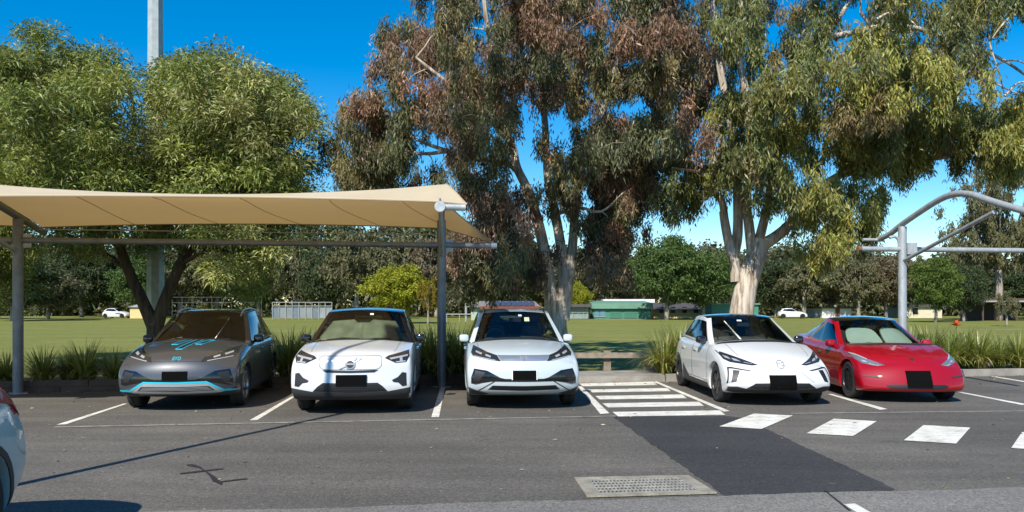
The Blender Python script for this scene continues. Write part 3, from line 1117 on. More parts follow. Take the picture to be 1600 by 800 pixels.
WHITE = paint('white_paint', (0.63, 0.64, 0.64))
COOLWHITE = paint('cool_white_paint', (0.49, 0.555, 0.575))
GREY = paint('grey_metallic', (0.058, 0.063, 0.072), 0.25, 0.42)
RED = mat('red_paint', (0.285, 0.001, 0.008), 0.5, 0.0, coat=1.0, spec=0.15)
TEALP = paint('teal_paint', (0.34, 0.50, 0.52), 0.0, 0.45)
CYAN = mat('cyan_decal', (0.02, 0.55, 0.74), 0.35)
NAVY = mat('navy_decal', (0.008, 0.014, 0.03), 0.3)

SUV = dict(L=4.455, W=1.875, R=.345, fo=.87, wb_len=2.72, wb=1.28, wt=1.98, rt=3.95, rb=4.30,
           top=[(0, .80), (.07, .835), (.2, .885), (.42, .94), (.8, 1.0), (1.3, 1.065), (2, 1.06), (3.5, 1.09), (4.1, 1.09), (4.455, 1.0)],
           bot=[(0, .27), (.2, .22), (.8, .19), (3.6, .19), (4.2, .24), (4.455, .32)],
           sec=[(0, .945), (.08, .975), (.2, .985), (.36, .995), (.52, 1.0), (.68, .998), (.82, .985), (.93, .965), (1, .93)],
           plan=[(0, .955), (.07, .97), (.2, .985), (.42, .99), (.8, 1.0), (3.6, 1.0), (4.1, .975), (4.455, .92)],
           fp=[(0, .10), (.08, .05), (.2, .02), (.36, 0), (.52, .0), (.68, .015), (.82, .045), (.93, .09), (1, .13)],
           rp=[(0, .08), (.2, .0), (.5, .04), (.8, .10), (1, .16)], sweep=.20, rsweep=.22, crown=.04, drop=.05,
           bw=.875, rw=.67, belt=[(0, 1.02), (.3, 1.025), (.8, 1.06), (1, 1.07)], roof=[(0, 1.52), (.15, 1.555), (.5, 1.575), (.85, 1.54), (1, 1.49)],
           gplan=[(0, .97), (.2, 1.0), (.7, .985), (1, .90)], gs=.30, grs=.14,
           vst=[0, .012, .12, .28, .41, .445, .6, .74, .775, .90, 1], panes=[(.02, .41), (.445, .74), (.775, .90)],
           hood_w=.70, hood_y=.30, doors=(1.42, 2.45, 3.42), sill=[(1.3, .20), (3.1, .20), (3.02, .34), (1.36, .34)], rim_mat=RIMDARK, mir_y=.52)


def suv_face(root, bv, body_trim, bar_mat, teal=False):
    hl = E([(832, 350), (850, 392), (838, 412), (718, 434), (656, 440), (678, 406), (740, 388)])
    headlights(root, bv, hl, [E([(775, 392), (815, 378), (820, 388), (782, 402)]), E([(718, 408), (752, 397), (757, 407), (724, 418)]), E([(690, 432), (832, 408), (834, 412), (692, 437)])],
               rims=[E([(676, 404), (738, 386), (832, 347), (834, 352), (740, 391), (680, 409)])])
    bar = patch('chrome_bar', [sym(E([(503, 402), (678, 402), (655, 436), (503, 437)]))], bv, 'F', bar_mat, root, .005)
    patch('badge_lettering', text_polys('BYD', .07, 0, E([(503, 419)])[0][1]), bv, 'F', CYAN if teal else SILVER, bar, .010, .2, .004)
    patch('bumper_intake', [sym(E([(503, 553), (630, 553), (662, 545), (748, 499), (832, 489), (852, 545), (852, 586), (822, 592), (776, 580), (718, 570), (503, 572)]))], bv, 'F', GLOSSBLK, root, .005)
    for s in (1, -1):
        f = (lambda p: p) if s > 0 else mir
        patch('fog_recess', [f(E([(760, 512), (826, 500), (838, 570), (800, 572)]))], bv, 'F', BLACK, root, .010)
    patch('lower_trim', [sym(E([(503, 577), (695, 573), (802, 637), (772, 643), (745, 628), (712, 597), (503, 600)])), sym(E([(503, 633), (745, 628), (772, 643), (503, 647)]))], bv, 'F', body_trim, root, .008)
    for s in (1, -1):
        f = (lambda p: p) if s > 0 else mir
        patch('skid_edge', stroke(f(E([(698, 570), (806, 636)])), .016), bv, 'F', CLAD, root, .010)
    lg = patch('lower_grille', [sym(E([(503, 601), (707, 598), (741, 627), (503, 632)]))], bv, 'F', BLACK, root, .005)
    for k in range(3):
        y = 606 + k * 8.5
        patch('grille_slat', [sym(E([(503, y), (708 + k * 9, y - 2.5), (711 + k * 9, y + .5), (503, y + 3)]))], bv, 'F', SILVER if teal else RIMDARK, lg, .010)
    for s in (1, -1):
        f = (lambda p: p) if s > 0 else mir
        patch('bumper_corner', [f(E([(735, 655), (800, 640), (870, 612), (880, 660), (780, 672)]))], bv, 'F', CLAD, root, .004)
    np_ = patch('number_plate', [rect(-.186, .186, .505, .645)], bv, 'F', PLATE, root, .018, .2)
    if not teal: patch('plate_surround', [rect(-.205, -.188, .50, .65), rect(.188, .205, .50, .65)], bv, 'F', TAGWHITE, np_, .017, .2)
    if teal:
        patch('teal_strip', stroke(mir(E([(503, 574), (698, 570), (798, 630), (868, 628)])) + E([(698, 570), (798, 630), (868, 628)]), .026), bv, 'F', CYAN, root, .012)


def bonnet_decal(root, bv):
    for x0, y0, y1 in ((0, .48, 1.19), (-.19, .82, 1.19), (.19, .82, 1.19)):
        w = .050
        sh = .09
        q = [(x0 - w - sh * (y1 - y0), y0), (x0 + w - sh * (y1 - y0), y0), (x0 + w + sh, y1), (x0 - w + sh, y1)]
        p = patch('bonnet_decal', [q], bv, 'T', NAVY, root, .002)
        patch('decal_outline', stroke(q + [q[0]], .010), bv, 'T', CYAN, p, .0035)


def roof_rails(root, gv, c, material):
    for s in (-1, 1):
        pts = []
        for k in range(9):
            y = c['wt'] + .15 + (c['rt'] - c['wt'] - .2) * k / 8
            h = gv.ray_cast(Vector((s * .56, y, 4)), Vector((0, 0, -1)))[0]
            if h: pts.append(h + Vector((0, 0, .035 if 0 < k < 8 else 0)))
        MB().tube(pts, .016, 8).build('roof_rail', material, root, 60)


def screen_sticker(root, wsv, items):
    for x, z, w, h, m in items:
        patch('windscreen_sticker', [rect(x - w, x + w, z - h, z + h)], wsv, 'F', m, root, .003, .2, .002)


# --- 1: grey SUV with cyan decals under the sail
c1 = dict(SUV, paint=GREY, pillar=GREY, roof_mat=GREY, mirror=GLOSSBLK, rim='twin', rim_mat=RIMSILV)
car, bv, wsv, gv = build_car('parked_car', 'dark grey SUV with cyan bumper strip and bonnet decals under the shade sail', dict(c1, group='cars parked in the bays'), (-5.27, 11.88, 0), R(8))
suv_face(car, bv, SILVER, GREY, True)
bonnet_decal(car, bv)
roof_rails(car, gv, c1, SILVER)
screen_sticker(car, wsv, [(.42, 1.47, .025, .012, TAGWHITE)])

# --- 3: white SUV with chrome bar
c3 = dict(SUV, paint=COOLWHITE, pillar=COOLWHITE, mirror=COOLWHITE)
car, bv, wsv, gv = build_car('parked_car', 'white SUV with chrome nose bar parked beside the striped crossing', dict(c3, group='cars parked in the bays'), (.2, 12.05, 0), R(4))
suv_face(car, bv, COOLWHITE, SATIN)
roof_rails(car, gv, c3, GLOSSBLK)
screen_sticker(car, wsv, [(.08, 1.50, .03, .014, TAGWHITE), (.20, 1.43, .045, .035, mat('yellow_sticker', (.55, .62, .30), .5))])

# --- 2: white boxy SUV with black roof
c2 = dict(L=4.44, W=1.875, R=.355, fo=.88, wb_len=2.70, wb=1.30, wt=1.92, rt=3.95, rb=4.25, paint=WHITE, pillar=GLOSSBLK, roof_mat=GLOSSBLK, mirror=GLOSSBLK,
          top=[(0, .865), (.07, .90), (.2, .945), (.42, .985), (.8, 1.03), (1.3, 1.085), (2, 1.07), (3.5, 1.12), (4.1, 1.14), (4.44, 1.05)],
          bot=[(0, .25), (.2, .21), (.8, .20), (3.6, .20), (4.2, .26), (4.44, .34)],
          sec=[(0, .95), (.08, .98), (.2, .99), (.36, .997), (.52, 1.0), (.68, 1.0), (.82, .99), (.93, .975), (1, .945)],
          plan=[(0, .965), (.07, .98), (.2, .99), (.42, .995), (.8, 1.0), (3.6, 1.0), (4.1, .98), (4.44, .93)],
          fp=[(0, .09), (.08, .035), (.2, .0), (.36, 0), (.52, .015), (.68, .03), (.82, .04), (.93, .06), (1, .10)],
          rp=[(0, .08), (.2, .0), (.5, .04), (.8, .08), (1, .12)], sweep=.16, rsweep=.18, crown=.035, drop=.04,
          bw=.905, rw=.675, belt=[(0, 1.045), (.3, 1.05), (.8, 1.10), (1, 1.12)], roof=[(0, 1.545), (.15, 1.58), (.5, 1.60), (.85, 1.57), (1, 1.52)],
          gplan=[(0, .97), (.2, 1.0), (.7, .985), (1, .92)], gs=.26, grs=.14, vst=[0, .012, .12, .28, .41, .445, .6, .74, .775, .90, 1], panes=[(.02, .41), (.445, .74), (.775, .90)],
          hood_w=.66, hood_y=.26, doors=(1.44, 2.45, 3.40), sill=[(1.3, .20), (3.1, .20), (3.0, .36), (1.38, .36)], arch=.055, clad_w=.2, mir_y=.5, group='cars parked in the bays')
car, bv, wsv, gv = build_car('parked_car', 'boxy white SUV with black roof and closed grille beside the shade post', c2, (-2.45, 11.5, 0), R(4.6))
V = lambda p: E(p, 440, 763, 414)
headlights(car, bv, V([(652, 402), (672, 388), (795, 360), (803, 396), (786, 430), (722, 434)]), [V([(680, 402), (792, 384), (792, 394), (690, 412)]), V([(742, 396), (758, 393), (764, 426), (748, 428)]), V([(720, 424), (782, 420), (780, 427), (724, 431)])])
patch('grille_panel_seam', stroke(V([(262, 388), (246, 398), (246, 448), (262, 466), (290, 472), (590, 472), (618, 466), (634, 448), (634, 398), (618, 388), (262, 388)]), .007), bv, 'F', GAP, car, .0025)
patch('grille_slot', [V([(266, 474), (440, 478), (614, 474), (590, 489), (440, 492), (290, 489)])], bv, 'F', BLACK, car, .005)
em = patch('emblem', [ngon(0, V([(440, 437)])[0][1], .078, 22)], bv, 'F', STEEL, car, .014, .2)
patch('emblem_core', [ngon(0, V([(440, 437)])[0][1], .056, 20)], bv, 'F', BLACK, em, .018, .2)
patch('emblem_band', [rect(-.062, .062, .777, .799)], bv, 'F', STEEL, em, .022, .2)
patch('emblem_arrow', stroke([(.05, .84), (.085, .872)], .016) + stroke([(.062, .874), (.088, .876), (.09, .85)], .012), bv, 'F', STEEL, em, .016, .2)
patch('grille_sash', stroke(V([(372, 469), (412, 452)]), .014) + stroke(V([(468, 424), (510, 402)]), .014), bv, 'F', STEEL, car, .008)
for s in (1, -1):
    f = (lambda p: p) if s > 0 else mir
    patch('corner_vent', [f(V([(698, 540), (735, 522), (762, 492), (787, 497), (790, 576), (764, 580), (738, 556), (708, 552)]))], bv, 'F', BLACK, car, .005)
lg = patch('lower_grille', [sym(V([(440, 556), (610, 554), (640, 575), (672, 608), (440, 618)]))], bv, 'F', BLACK, car, .006)
for y in (570, 584, 598):
    k = (y - 556) * 1.05
    patch('grille_slat', [sym(V([(440, y), (606 + k, y - 2), (608 + k, y + 2), (440, y + 5)]))], bv, 'F', RIMDARK, lg, .012)
patch('bumper_skirt', [sym(V([(440, 620), (675, 610), (800, 590), (840, 586), (845, 650), (780, 672), (440, 684)]))], bv, 'F', CLAD, car, .006)
patch('number_plate', [rect(-.21, .25, .46, .625)], bv, 'F', PLATE, car, .03, .2)
screen_sticker(car, wsv, [(.14, 1.53, .03, .014, TAGWHITE)])
SHADE1 = mat('foil_sunshade', (0.36, 0.38, 0.28), 0.32, metal=0.35, var=0.25, vscale=5, bump=0.8, bscale=7)
inv_ = Matrix.Translation((0, 0, 0))
ss = patch('windscreen_sunshade', [sym([(0, 1.09), (.70, 1.09), (.72, 1.15), (.54, 1.42), (.16, 1.45), (.10, 1.40), (0, 1.40)])], wsv, 'F', SHADE1, None, -.035, .05, .006)
ss.location, ss.rotation_euler = car.location, car.rotation_euler
tag(ss, 'crinkled olive foil sunshade inside the boxy white SUV windscreen', 'sunshade')

# --- 4: white hatchback with angular lamps
c4 = dict(L=4.287, W=1.836, R=.335, fo=.83, wb_len=2.705, wb=1.12, wt=1.95, rt=3.70, rb=4.12, paint=WHITE, pillar=WHITE, roof_mat=GLOSSBLK, mirror=GLOSSBLK, rim='twin', rim_mat=RIMDARK,
          top=[(0, .70), (.07, .745), (.2, .80), (.42, .865), (.8, .95), (1.15, 1.02), (2, 1.03), (3.4, 1.07), (3.9, 1.06), (4.287, .98)],
          bot=[(0, .24), (.2, .20), (.8, .17), (3.6, .17), (4.0, .24), (4.287, .34)],
          sec=[(0, .945), (.08, .975), (.2, .985), (.36, .995), (.52, 1.0), (.68, .993), (.82, .978), (.93, .95), (1, .91)],
          plan=[(0, .95), (.07, .965), (.2, .98), (.42, .99), (.8, 1.0), (3.4, 1.0), (3.9, .97), (4.287, .90)],
          fp=[(0, .09), (.08, .03), (.2, 0), (.36, .0), (.52, .03), (.68, .07), (.82, .11), (.93, .15), (1, .19)],
          rp=[(0, .08), (.2, .0), (.5, .04), (.8, .08), (1, .16)], sweep=.20, rsweep=.22, crown=.045, drop=.05,
          bw=.84, rw=.65, belt=[(0, .97), (.3, .985), (.8, 1.04), (1, 1.06)], roof=[(0, 1.425), (.15, 1.47), (.5, 1.475), (.85, 1.43), (1, 1.38)],
          gplan=[(0, .97), (.2, 1.0), (.7, .97), (1, .86)], gs=.34, grs=.16, vst=[0, .012, .12, .28, .43, .46, .6, .74, .77, .88, 1], panes=[(.02, .43), (.46, .74), (.77, .88)],
          hood_w=.62, hood_y=.34, doors=(1.32, 2.38, 3.28), sill=[(1.22, .18), (3.12, .18), (3.05, .52), (2.62, .30), (1.30, .29)], clad_w=.1, mir_y=.58, handle=WHITE, group='cars parked in the bays')
car, bv, wsv, gv = build_car('parked_car', 'white hatchback with angular headlights and black roof next to the red sedan', c4, (4.46, 12.5, 0), R(1))
headlights(car, bv, [(.36, .690), (.46, .680), (.76, .722), (.835, .765), (.862, .895), (.79, .87), (.60, .79)], [[(.60, .735), (.70, .752), (.72, .79), (.66, .775)], [(.73, .765), (.80, .79), (.82, .83), (.76, .81)], [(.44, .702), (.56, .722), (.57, .732), (.45, .71)]])
zc = .705
em = patch('emblem', stroke(ngon(0, zc, .066, 8, R(22.5)) + [ngon(0, zc, .066, 8, R(22.5))[0]], .013) + text_polys('MG', .075, 0, zc), bv, 'F', SILVER, car, .010, .2, .008)
for s in (1, -1):
    f = (lambda p: p) if s > 0 else mir
    v_ = patch('corner_vent', [f([(.66, .595), (.755, .60), (.815, .40), (.735, .42)])], bv, 'F', BLACK, car, .006)
    patch('vent_blade', [f([(.775, .605), (.79, .605), (.85, .395), (.83, .395)])], bv, 'F', SILVER, v_, .012)
    patch('vent_surround', [f([(.48, .600), (.77, .645), (.83, .64), (.83, .622), (.76, .624), (.53, .592)]), f([(.83, .64), (.875, .38), (.86, .38), (.812, .625)])], bv, 'F', BLACK, v_, .007)
    patch('bumper_crease', stroke([(s * .34, .56), (s * .54, .40)], .012), bv, 'F', SILVER, car, .0025)
lg = patch('lower_grille', [sym([(0, .405), (.44, .395), (.58, .305), (0, .295)])], bv, 'F', BLACK, car, .006)
for k in range(13):
    x = -.48 + .08 * k
    patch('grille_rib', [[(x - .008, .305), (x + .008, .305), (x * .93 + .008, .392), (x * .93 - .008, .392)]], bv, 'F', RIMDARK, lg, .012)
patch('bumper_lip', [sym([(0, .29), (.58, .30), (.72, .335), (.86, .33), (.86, .25), (.75, .225), (0, .215)])], bv, 'F', CLAD, car, .008)
patch('number_plate', [rect(-.22, .22, .285, .53)], bv, 'F', PLATE, car, .03, .2)
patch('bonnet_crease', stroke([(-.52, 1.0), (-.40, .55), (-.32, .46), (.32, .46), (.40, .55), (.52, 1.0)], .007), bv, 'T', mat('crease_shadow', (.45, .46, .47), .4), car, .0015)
screen_sticker(car, wsv, [(-.14, 1.40, .04, .012, TAGWHITE), (-.42, 1.40, .03, .012, TAGWHITE)])

# --- 5: red sedan
c5 = dict(L=4.694, W=1.849, R=.335, fo=.85, wb_len=2.875, wb=1.12, wt=1.98, rt=3.45, rb=4.32, paint=RED, pillar=RED, roof_mat=GLOSSBLK, mirror=RED, rim='five', rim_mat=RIMDARK, side_glass=DGLASS,
          top=[(0, .64), (.07, .69), (.2, .745), (.42, .805), (.8, .88), (1.2, .945), (2, .945), (3.4, .98), (4.3, 1.04), (4.694, 1.03)],
          bot=[(0, .20), (.2, .17), (.8, .15), (3.8, .15), (4.3, .22), (4.694, .32)],
          sec=[(0, .94), (.08, .97), (.2, .985), (.36, .995), (.52, 1.0), (.68, .988), (.82, .968), (.93, .935), (1, .885)],
          plan=[(0, .94), (.07, .96), (.2, .975), (.42, .985), (.8, 1.0), (3.6, 1.0), (4.2, .965), (4.694, .89)],
          fp=[(0, .05), (.08, .0), (.2, 0), (.36, .02), (.52, .045), (.68, .08), (.82, .12), (.93, .17), (1, .22)],
          rp=[(0, .08), (.2, .0), (.5, .04), (.8, .06), (1, .12)], sweep=.23, rsweep=.25, crown=.05, drop=-.01,
          bw=.82, rw=.62, belt=[(0, .885), (.3, .91), (.8, .99), (1, 1.02)], roof=[(0, 1.355), (.15, 1.405), (.5, 1.425), (.85, 1.38), (1, 1.33)],
          gplan=[(0, .97), (.2, 1.0), (.7, .96), (1, .84)], gs=.36, grs=.18, vst=[0, .012, .12, .28, .42, .45, .6, .72, .75, .86, 1], panes=[(.02, .42), (.45, .72), (.75, .86)],
          hood_w=.62, hood_y=.36, doors=(1.42, 2.48, 3.42), clad_w=.03, mir_y=.60, mir_dz=.06, handle=CHROME, gap=mat('red_gap', (.05, .002, .004), .6), group='cars parked in the bays')
car, bv, wsv, gv = build_car('parked_car', 'glossy red sedan with pale sunshades behind its windscreen beside strappy plants', c5, (6.93, 12.95, 0), R(-4))
headlights(car, bv, [(.47, .645), (.60, .625), (.78, .665), (.885, .76), (.875, .845), (.82, .815), (.68, .735)], [[(.50, .645), (.60, .632), (.70, .655), (.69, .668), (.60, .645)], [(.69, .742), (.82, .822), (.872, .842), (.86, .815), (.80, .79), (.70, .728)], [(.70, .68), (.76, .69), (.78, .72), (.73, .71)]], mat('clear_lamp', (.20, .23, .25), .15, metal=.4, coat=.8))
patch('emblem', stroke([(-.045, .752), (0, .758), (.045, .752)], .012) + [[(-.012, .748), (.012, .748), (0, .672)]], bv, 'F', CHROME, car, .006, .2, .006)
for s in (1, -1):
    f = (lambda p: p) if s > 0 else mir
    patch('fog_slot', [f([(.60, .455), (.84, .478), (.85, .455), (.62, .435)])], bv, 'F', CLAD, car, .005)
patch('lower_intake', [sym([(0, .335), (.46, .325), (.52, .295), (.45, .262), (0, .255)])], bv, 'F', BLACK, car, .005)
patch('number_plate', [rect(-.19, .22, .285, .56)], bv, 'F', PLATE, car, .035, .2)
patch('bonnet_crease', stroke([(-.46, 1.1), (-.42, .75), (-.36, .5)], .006) + stroke([(.46, 1.1), (.42, .75), (.36, .5)], .006), bv, 'T', c5['gap'], car, .001)
SHADE2 = mat('pale_sunshade', (0.50, 0.62, 0.56), 0.45, var=0.08, vscale=3, bump=0.3, bscale=5)
for k, x0 in enumerate((-.33, .27)):
    q = []
    for t in range(24):
        a = 2 * math.pi * t / 24
        zz = 1.09 + .165 * math.copysign(abs(math.sin(a)) ** .55, math.sin(a))
        hwid = .285 - .26 * max(0, zz - 1.0)
        q.append((x0 * (1 - .35 * max(0, zz - 1.0)) + hwid * math.copysign(abs(math.cos(a)) ** .55, math.cos(a)), zz))
    ss = patch('windscreen_sunshade', [q], wsv, 'F', SHADE2, None, -.03 - .012 * k, .05, .005)
    ss.location, ss.rotation_euler = car.location, car.rotation_euler
    tag(ss, ('pale green sunshade on the steering wheel side of the red sedan windscreen', 'pale green sunshade on the passenger side of the red sedan windscreen')[k], 'sunshade', 'sunshades in the red sedan')

# --- 6: teal hatchback at the edge of the picture, rear towards the bays
c6 = dict(c4, L=4.32, paint=TEALP, pillar=TEALP, roof_mat=TEALP, mirror=TEALP, rb=4.12, rt=3.7, wb_len=2.62,
          rp=[(0, .10), (.2, .0), (.45, .02), (.62, .10), (.8, .17), (1, .26)], arch=.05, plan=[(0, .92), (.2, .97), (.8, 1.0), (3.5, 1.0), (4.0, .985), (4.32, .94)], rsweep=.16, sill=None,
          top=[(0, .70), (.2, .80), (.42, .865), (.8, .95), (1.15, 1.02), (2, 1.03), (3.4, 1.19), (3.9, 1.20), (4.32, 1.14)])
a6 = R(9)
rearc = Vector((-3.57, 5.60, 0))
cs_, sn_ = math.cos(a6), math.sin(a6)
lx, ly = .84, 4.18
loc6 = (rearc.x - (cs_ * lx - sn_ * ly), rearc.y - (sn_ * lx + cs_ * ly), 0)
car, bv, wsv, gv = build_car('parked_car', 'pale teal hatchback cut off by the picture edge, only its red tail lamp corner showing', dict(c6, group=None), loc6, a6)
for ax in ('B',):
    for s in (1, -1):
        f = (lambda p: p) if s > 0 else mir
        patch('tail_lamp', [f([(.45, .99), (.70, .96), (.80, .92), (.92, .88), (.92, 1.06), (.80, 1.09), (.45, 1.09)])], bv, 'B', TAILRED, car, .006)
patch('tail_lamp', [[(3.50, 1.04), (3.90, .97), (4.14, .80), (4.24, .80), (4.24, 1.05), (3.98, 1.12)]], bv, 'R', TAILRED, car, .006)
patch('rear_bumper_skirt', [rect(-.8, .8, .30, .42)], bv, 'B', CLAD, car, .006)
patch('number_plate', [rect(-.186, .186, .62, .74)], bv, 'B', PLATE, car, .02, .2)
# ================================================================== VEGETATION
def raw_mesh(name, V, F4):
    """numpy verts (N,3) and quads (M,4) -> mesh"""
    me = bpy.data.meshes.new(name)
    me.vertices.add(len(V))
    me.vertices.foreach_set('co', np.ascontiguousarray(V, dtype=np.float32).ravel())
    me.loops.add(F4.size)
    me.loops.foreach_set('vertex_index', np.ascontiguousarray(F4, dtype=np.int32).ravel())
    me.polygons.add(len(F4))
    me.polygons.foreach_set('loop_start', np.arange(0, F4.size, 4, dtype=np.int32))
    me.update(calc_edges=True)
    return me


def set_col(me, cols):
    a = me.color_attributes.new('leaf_colour', 'FLOAT_COLOR', 'POINT')
    c4 = np.ones((len(cols), 4), dtype=np.float32)
    c4[:, :3] = np.clip(cols, 0.002, 1)
    a.data.foreach_set('color', c4.ravel())


def unit(a): return a / np.maximum(1e-9, np.linalg.norm(a, axis=1, keepdims=True))


def leaf_mesh(name, P, D, Ln, Wd, col, bend=0.25):
    N = len(P)
    S = unit(np.cross(D, rng.normal(size=(N, 3))))
    down = np.array([0, 0, -1.0])
    M = P + D * (Ln * .48)[:, None]
    T = P + D * Ln[:, None] + down * (Ln * bend)[:, None]
    V = np.empty((N, 4, 3))
    V[:, 0] = P
    V[:, 1] = M + S * (Wd / 2)[:, None]
    V[:, 2] = T
    V[:, 3] = M - S * (Wd / 2)[:, None]
    F = np.arange(N * 4).reshape(N, 4)
    me = raw_mesh(name, V.reshape(-1, 3), F)
    set_col(me, np.repeat(col, 4, axis=0))
    return me


def in_poly(pts, poly):
    x, y = pts[:, 0], pts[:, 1]
    ins = np.zeros(len(pts), bool)
    n = len(poly)
    for i in range(n):
        x0, y0 = poly[i]
        x1, y1 = poly[(i + 1) % n]
        c = ((y0 > y) != (y1 > y)) & (x < (x1 - x0) * (y - y0) / (y1 - y0 + 1e-9) + x0)
        ins ^= c
    return ins


def edge_dist(pts, poly):
    best = np.full(len(pts), 1e9)
    n = len(poly)
    for i in range(n):
        a, b = np.array(poly[i], float), np.array(poly[(i + 1) % n], float)
        ab = b - a
        t = np.clip(((pts - a) @ ab) / (ab @ ab + 1e-9), 0, 1)
        best = np.minimum(best, np.linalg.norm(pts - (a + t[:, None] * ab), axis=1))
    return best


def crown_points(poly, n, d0, depth, gaps=(), inset=8, minsep=0.45, emax=150.):
    """clump centres through a crown: even in plan and height, deep in the middle, thin at the rim"""
    lo, hi = np.min(poly, axis=0), np.max(poly, axis=0)
    out = []
    tries = 0
    pts = np.zeros((0, 3))
    while len(pts) < n and tries < 60:
        tries += 1
        c = rng.uniform(lo, hi, size=(n * 2, 2))
        c = c[in_poly(c, poly)]
        e = edge_dist(c, poly)
        c, e = c[e > inset], e[e > inset]
        keep = np.ones(len(c), bool)
        for gx, gy, rx, ry in gaps: keep &= ((c[:, 0] - gx) / rx) ** 2 + ((c[:, 1] - gy) / ry) ** 2 > 1
        c, e = c[keep], e[keep]
        k = np.clip(e / emax, 0, 1)
        dd = depth * np.sqrt(1 - (1 - k) ** 2)
        u = rng.uniform(-1, 1, len(c))
        u = np.sign(u) * np.abs(u) ** .7
        d = d0 + u * dd
        # keep the picture outline while giving the crown real depth about its own axis
        X = (c[:, 0] - 800) / F_PX * d0
        Z = H_CAM - (c[:, 1] - HORIZON) / F_PX * d0
        sc = d / d0
        P = np.stack([X * sc, d, H_CAM + (Z - H_CAM) * sc], 1)
        for p in P:
            if len(pts) == 0 or np.min(np.linalg.norm(pts - p, axis=1)) > minsep:
                pts = np.vstack([pts, p])
                if len(pts) >= n: break
    return pts


def lumps(poly, n_l, per_l, d0, depth, gaps, rad, up, inset=22, sep=1.0, emax=150.):
    """foliage gathers in rounded masses: lump centres first, then clumps over each one's outer side"""
    L = crown_points(poly, n_l, d0, depth, gaps, inset, sep, emax)
    out, who = [], []
    for i, c in enumerate(L):
        m = int(per_l * random.uniform(.75, 1.3))
        g = rng.normal(size=(m, 3))
        g[:, 2] += up
        g = unit(g) * rng.uniform(.55, 1.0, (m, 1)) * rad * random.uniform(.75, 1.25) * np.array([1.1, 1.1, .85])
        out.append(c + g)
        who += [i] * m
    return np.vstack(out), np.array(who), len(L)


def palette(n, cols, weights, jit=.25):
    ci = rng.choice(len(cols), size=n, p=np.array(weights) / sum(weights))
    c = np.array(cols)[ci]
    return c * (1 + rng.normal(0, jit, (n, 1))).clip(.45, 1.7)


def clump_leaves(centres, ccol, per, rad, ln, wd, style):
    N = len(centres)
    cnt = rng.integers(int(per * .7), int(per * 1.3), N)
    idx = np.repeat(np.arange(N), cnt)
    M = len(idx)
    cr = rad * rng.uniform(.7, 1.3, N)
    g = unit(rng.normal(size=(M, 3))) * (rng.uniform(0, 1, (M, 1)) ** .42)
    if style == 'droop':
        # sprays hang: strings of leaves below a few twig tips
        ns = 11
        tips = unit(rng.normal(size=(N, ns, 3))) * rng.uniform(.3, 1, (N, ns, 1)) * np.array([1, 1, .75])
        tips[:, :, 2] += .25
        si = rng.integers(0, ns, M)
        t = tips[idx, si] * cr[idx][:, None]
        fall = (rng.uniform(0, 1, M) ** .8 - .40) * rad * 1.15
        P = centres[idx] + t + rng.normal(0, .085, (M, 3)) * (rad / .5) - np.array([0, 0, 1.0]) * fall[:, None]
        D = unit(rng.normal(0, .46, (M, 3)) + np.array([0, 0, -1.0]) + g * np.array([.35, .35, 0]))
        bend = .05
    else:
        P = centres[idx] + g * cr[idx][:, None] * np.array([1.1, 1.1, .8])
        D = unit(g * np.array([1, 1, .55]) + rng.normal(0, .55, (M, 3)) + np.array([0, 0, .12]))
        bend = .32
    L = rng.uniform(ln * .65, ln * 1.25, M)
    Wd = rng.uniform(wd * .7, wd * 1.3, M)
    col = ccol[idx] * (1 + rng.normal(0, .22, (M, 1))).clip(.5, 1.6)
    col = col * (1 + rng.normal(0, .06, (M, 3)))
    return P, D, L, Wd, col, bend


def limb(mb, pts, r0, r1, sides=9, n=5, power=1.0, nodes=None):
    c = catmull(pts, n)
    m = len(c)
    rad = [r0 + (r1 - r0) * (i / (m - 1)) ** power for i in range(m)]
    mb.tube(c, rad, sides)
    if nodes is not None:
        for p, r in zip(c, rad): nodes.append((p, r))
    return c


def twigs(mb, nodes, centres, r_tip=.008, r_max=.05, limit=4.5):
    """a branch from the nearest limb to every clump"""
    base = np.array([tuple(p) for p, r in nodes])
    br = np.array([r for p, r in nodes])
    order = np.argsort([np.min(np.linalg.norm(base - c, axis=1)) for c in centres])
    for i in order:
        c = centres[i]
        dist = np.linalg.norm(base - c, axis=1) + np.maximum(0, base[:, 2] - c[2]) * .6
        k = int(np.argmin(dist))
        a, b = Vector(base[k]), Vector(c)
        dv = (b - a).length
        if dv < .15: continue
        r0 = min(r_max, br[k] * .7, .012 + .011 * dv)
        mid = a.lerp(b, .5) + Vector((random.uniform(-.1, .1), random.uniform(-.1, .1), random.uniform(.02, .2))) * dv
        q = a.lerp(mid, .5) + Vector((random.uniform(-.06, .06), random.uniform(-.06, .06), 0)) * dv
        pts = [a, q, mid, b]
        rr = [r0, r0 * .8, r0 * .6, r_tip]
        mb.tube(pts, rr, 5, False)
        base = np.vstack([base, [tuple(q), tuple(mid), c]])
        br = np.concatenate([br, [r0 * .8, r0 * .6, r_tip * 1.3]])


def rebase(me, loc):
    me.transform(Matrix.Translation(-Vector(loc)))


# --- dense wattle on the left, in front of the floodlight pole
def tree_root(name, px, d, label, group=None):
    loc = Vector(((px - 800) / F_PX * d, d, 0))
    return tag(empty(name, loc), label, 'tree', group), loc


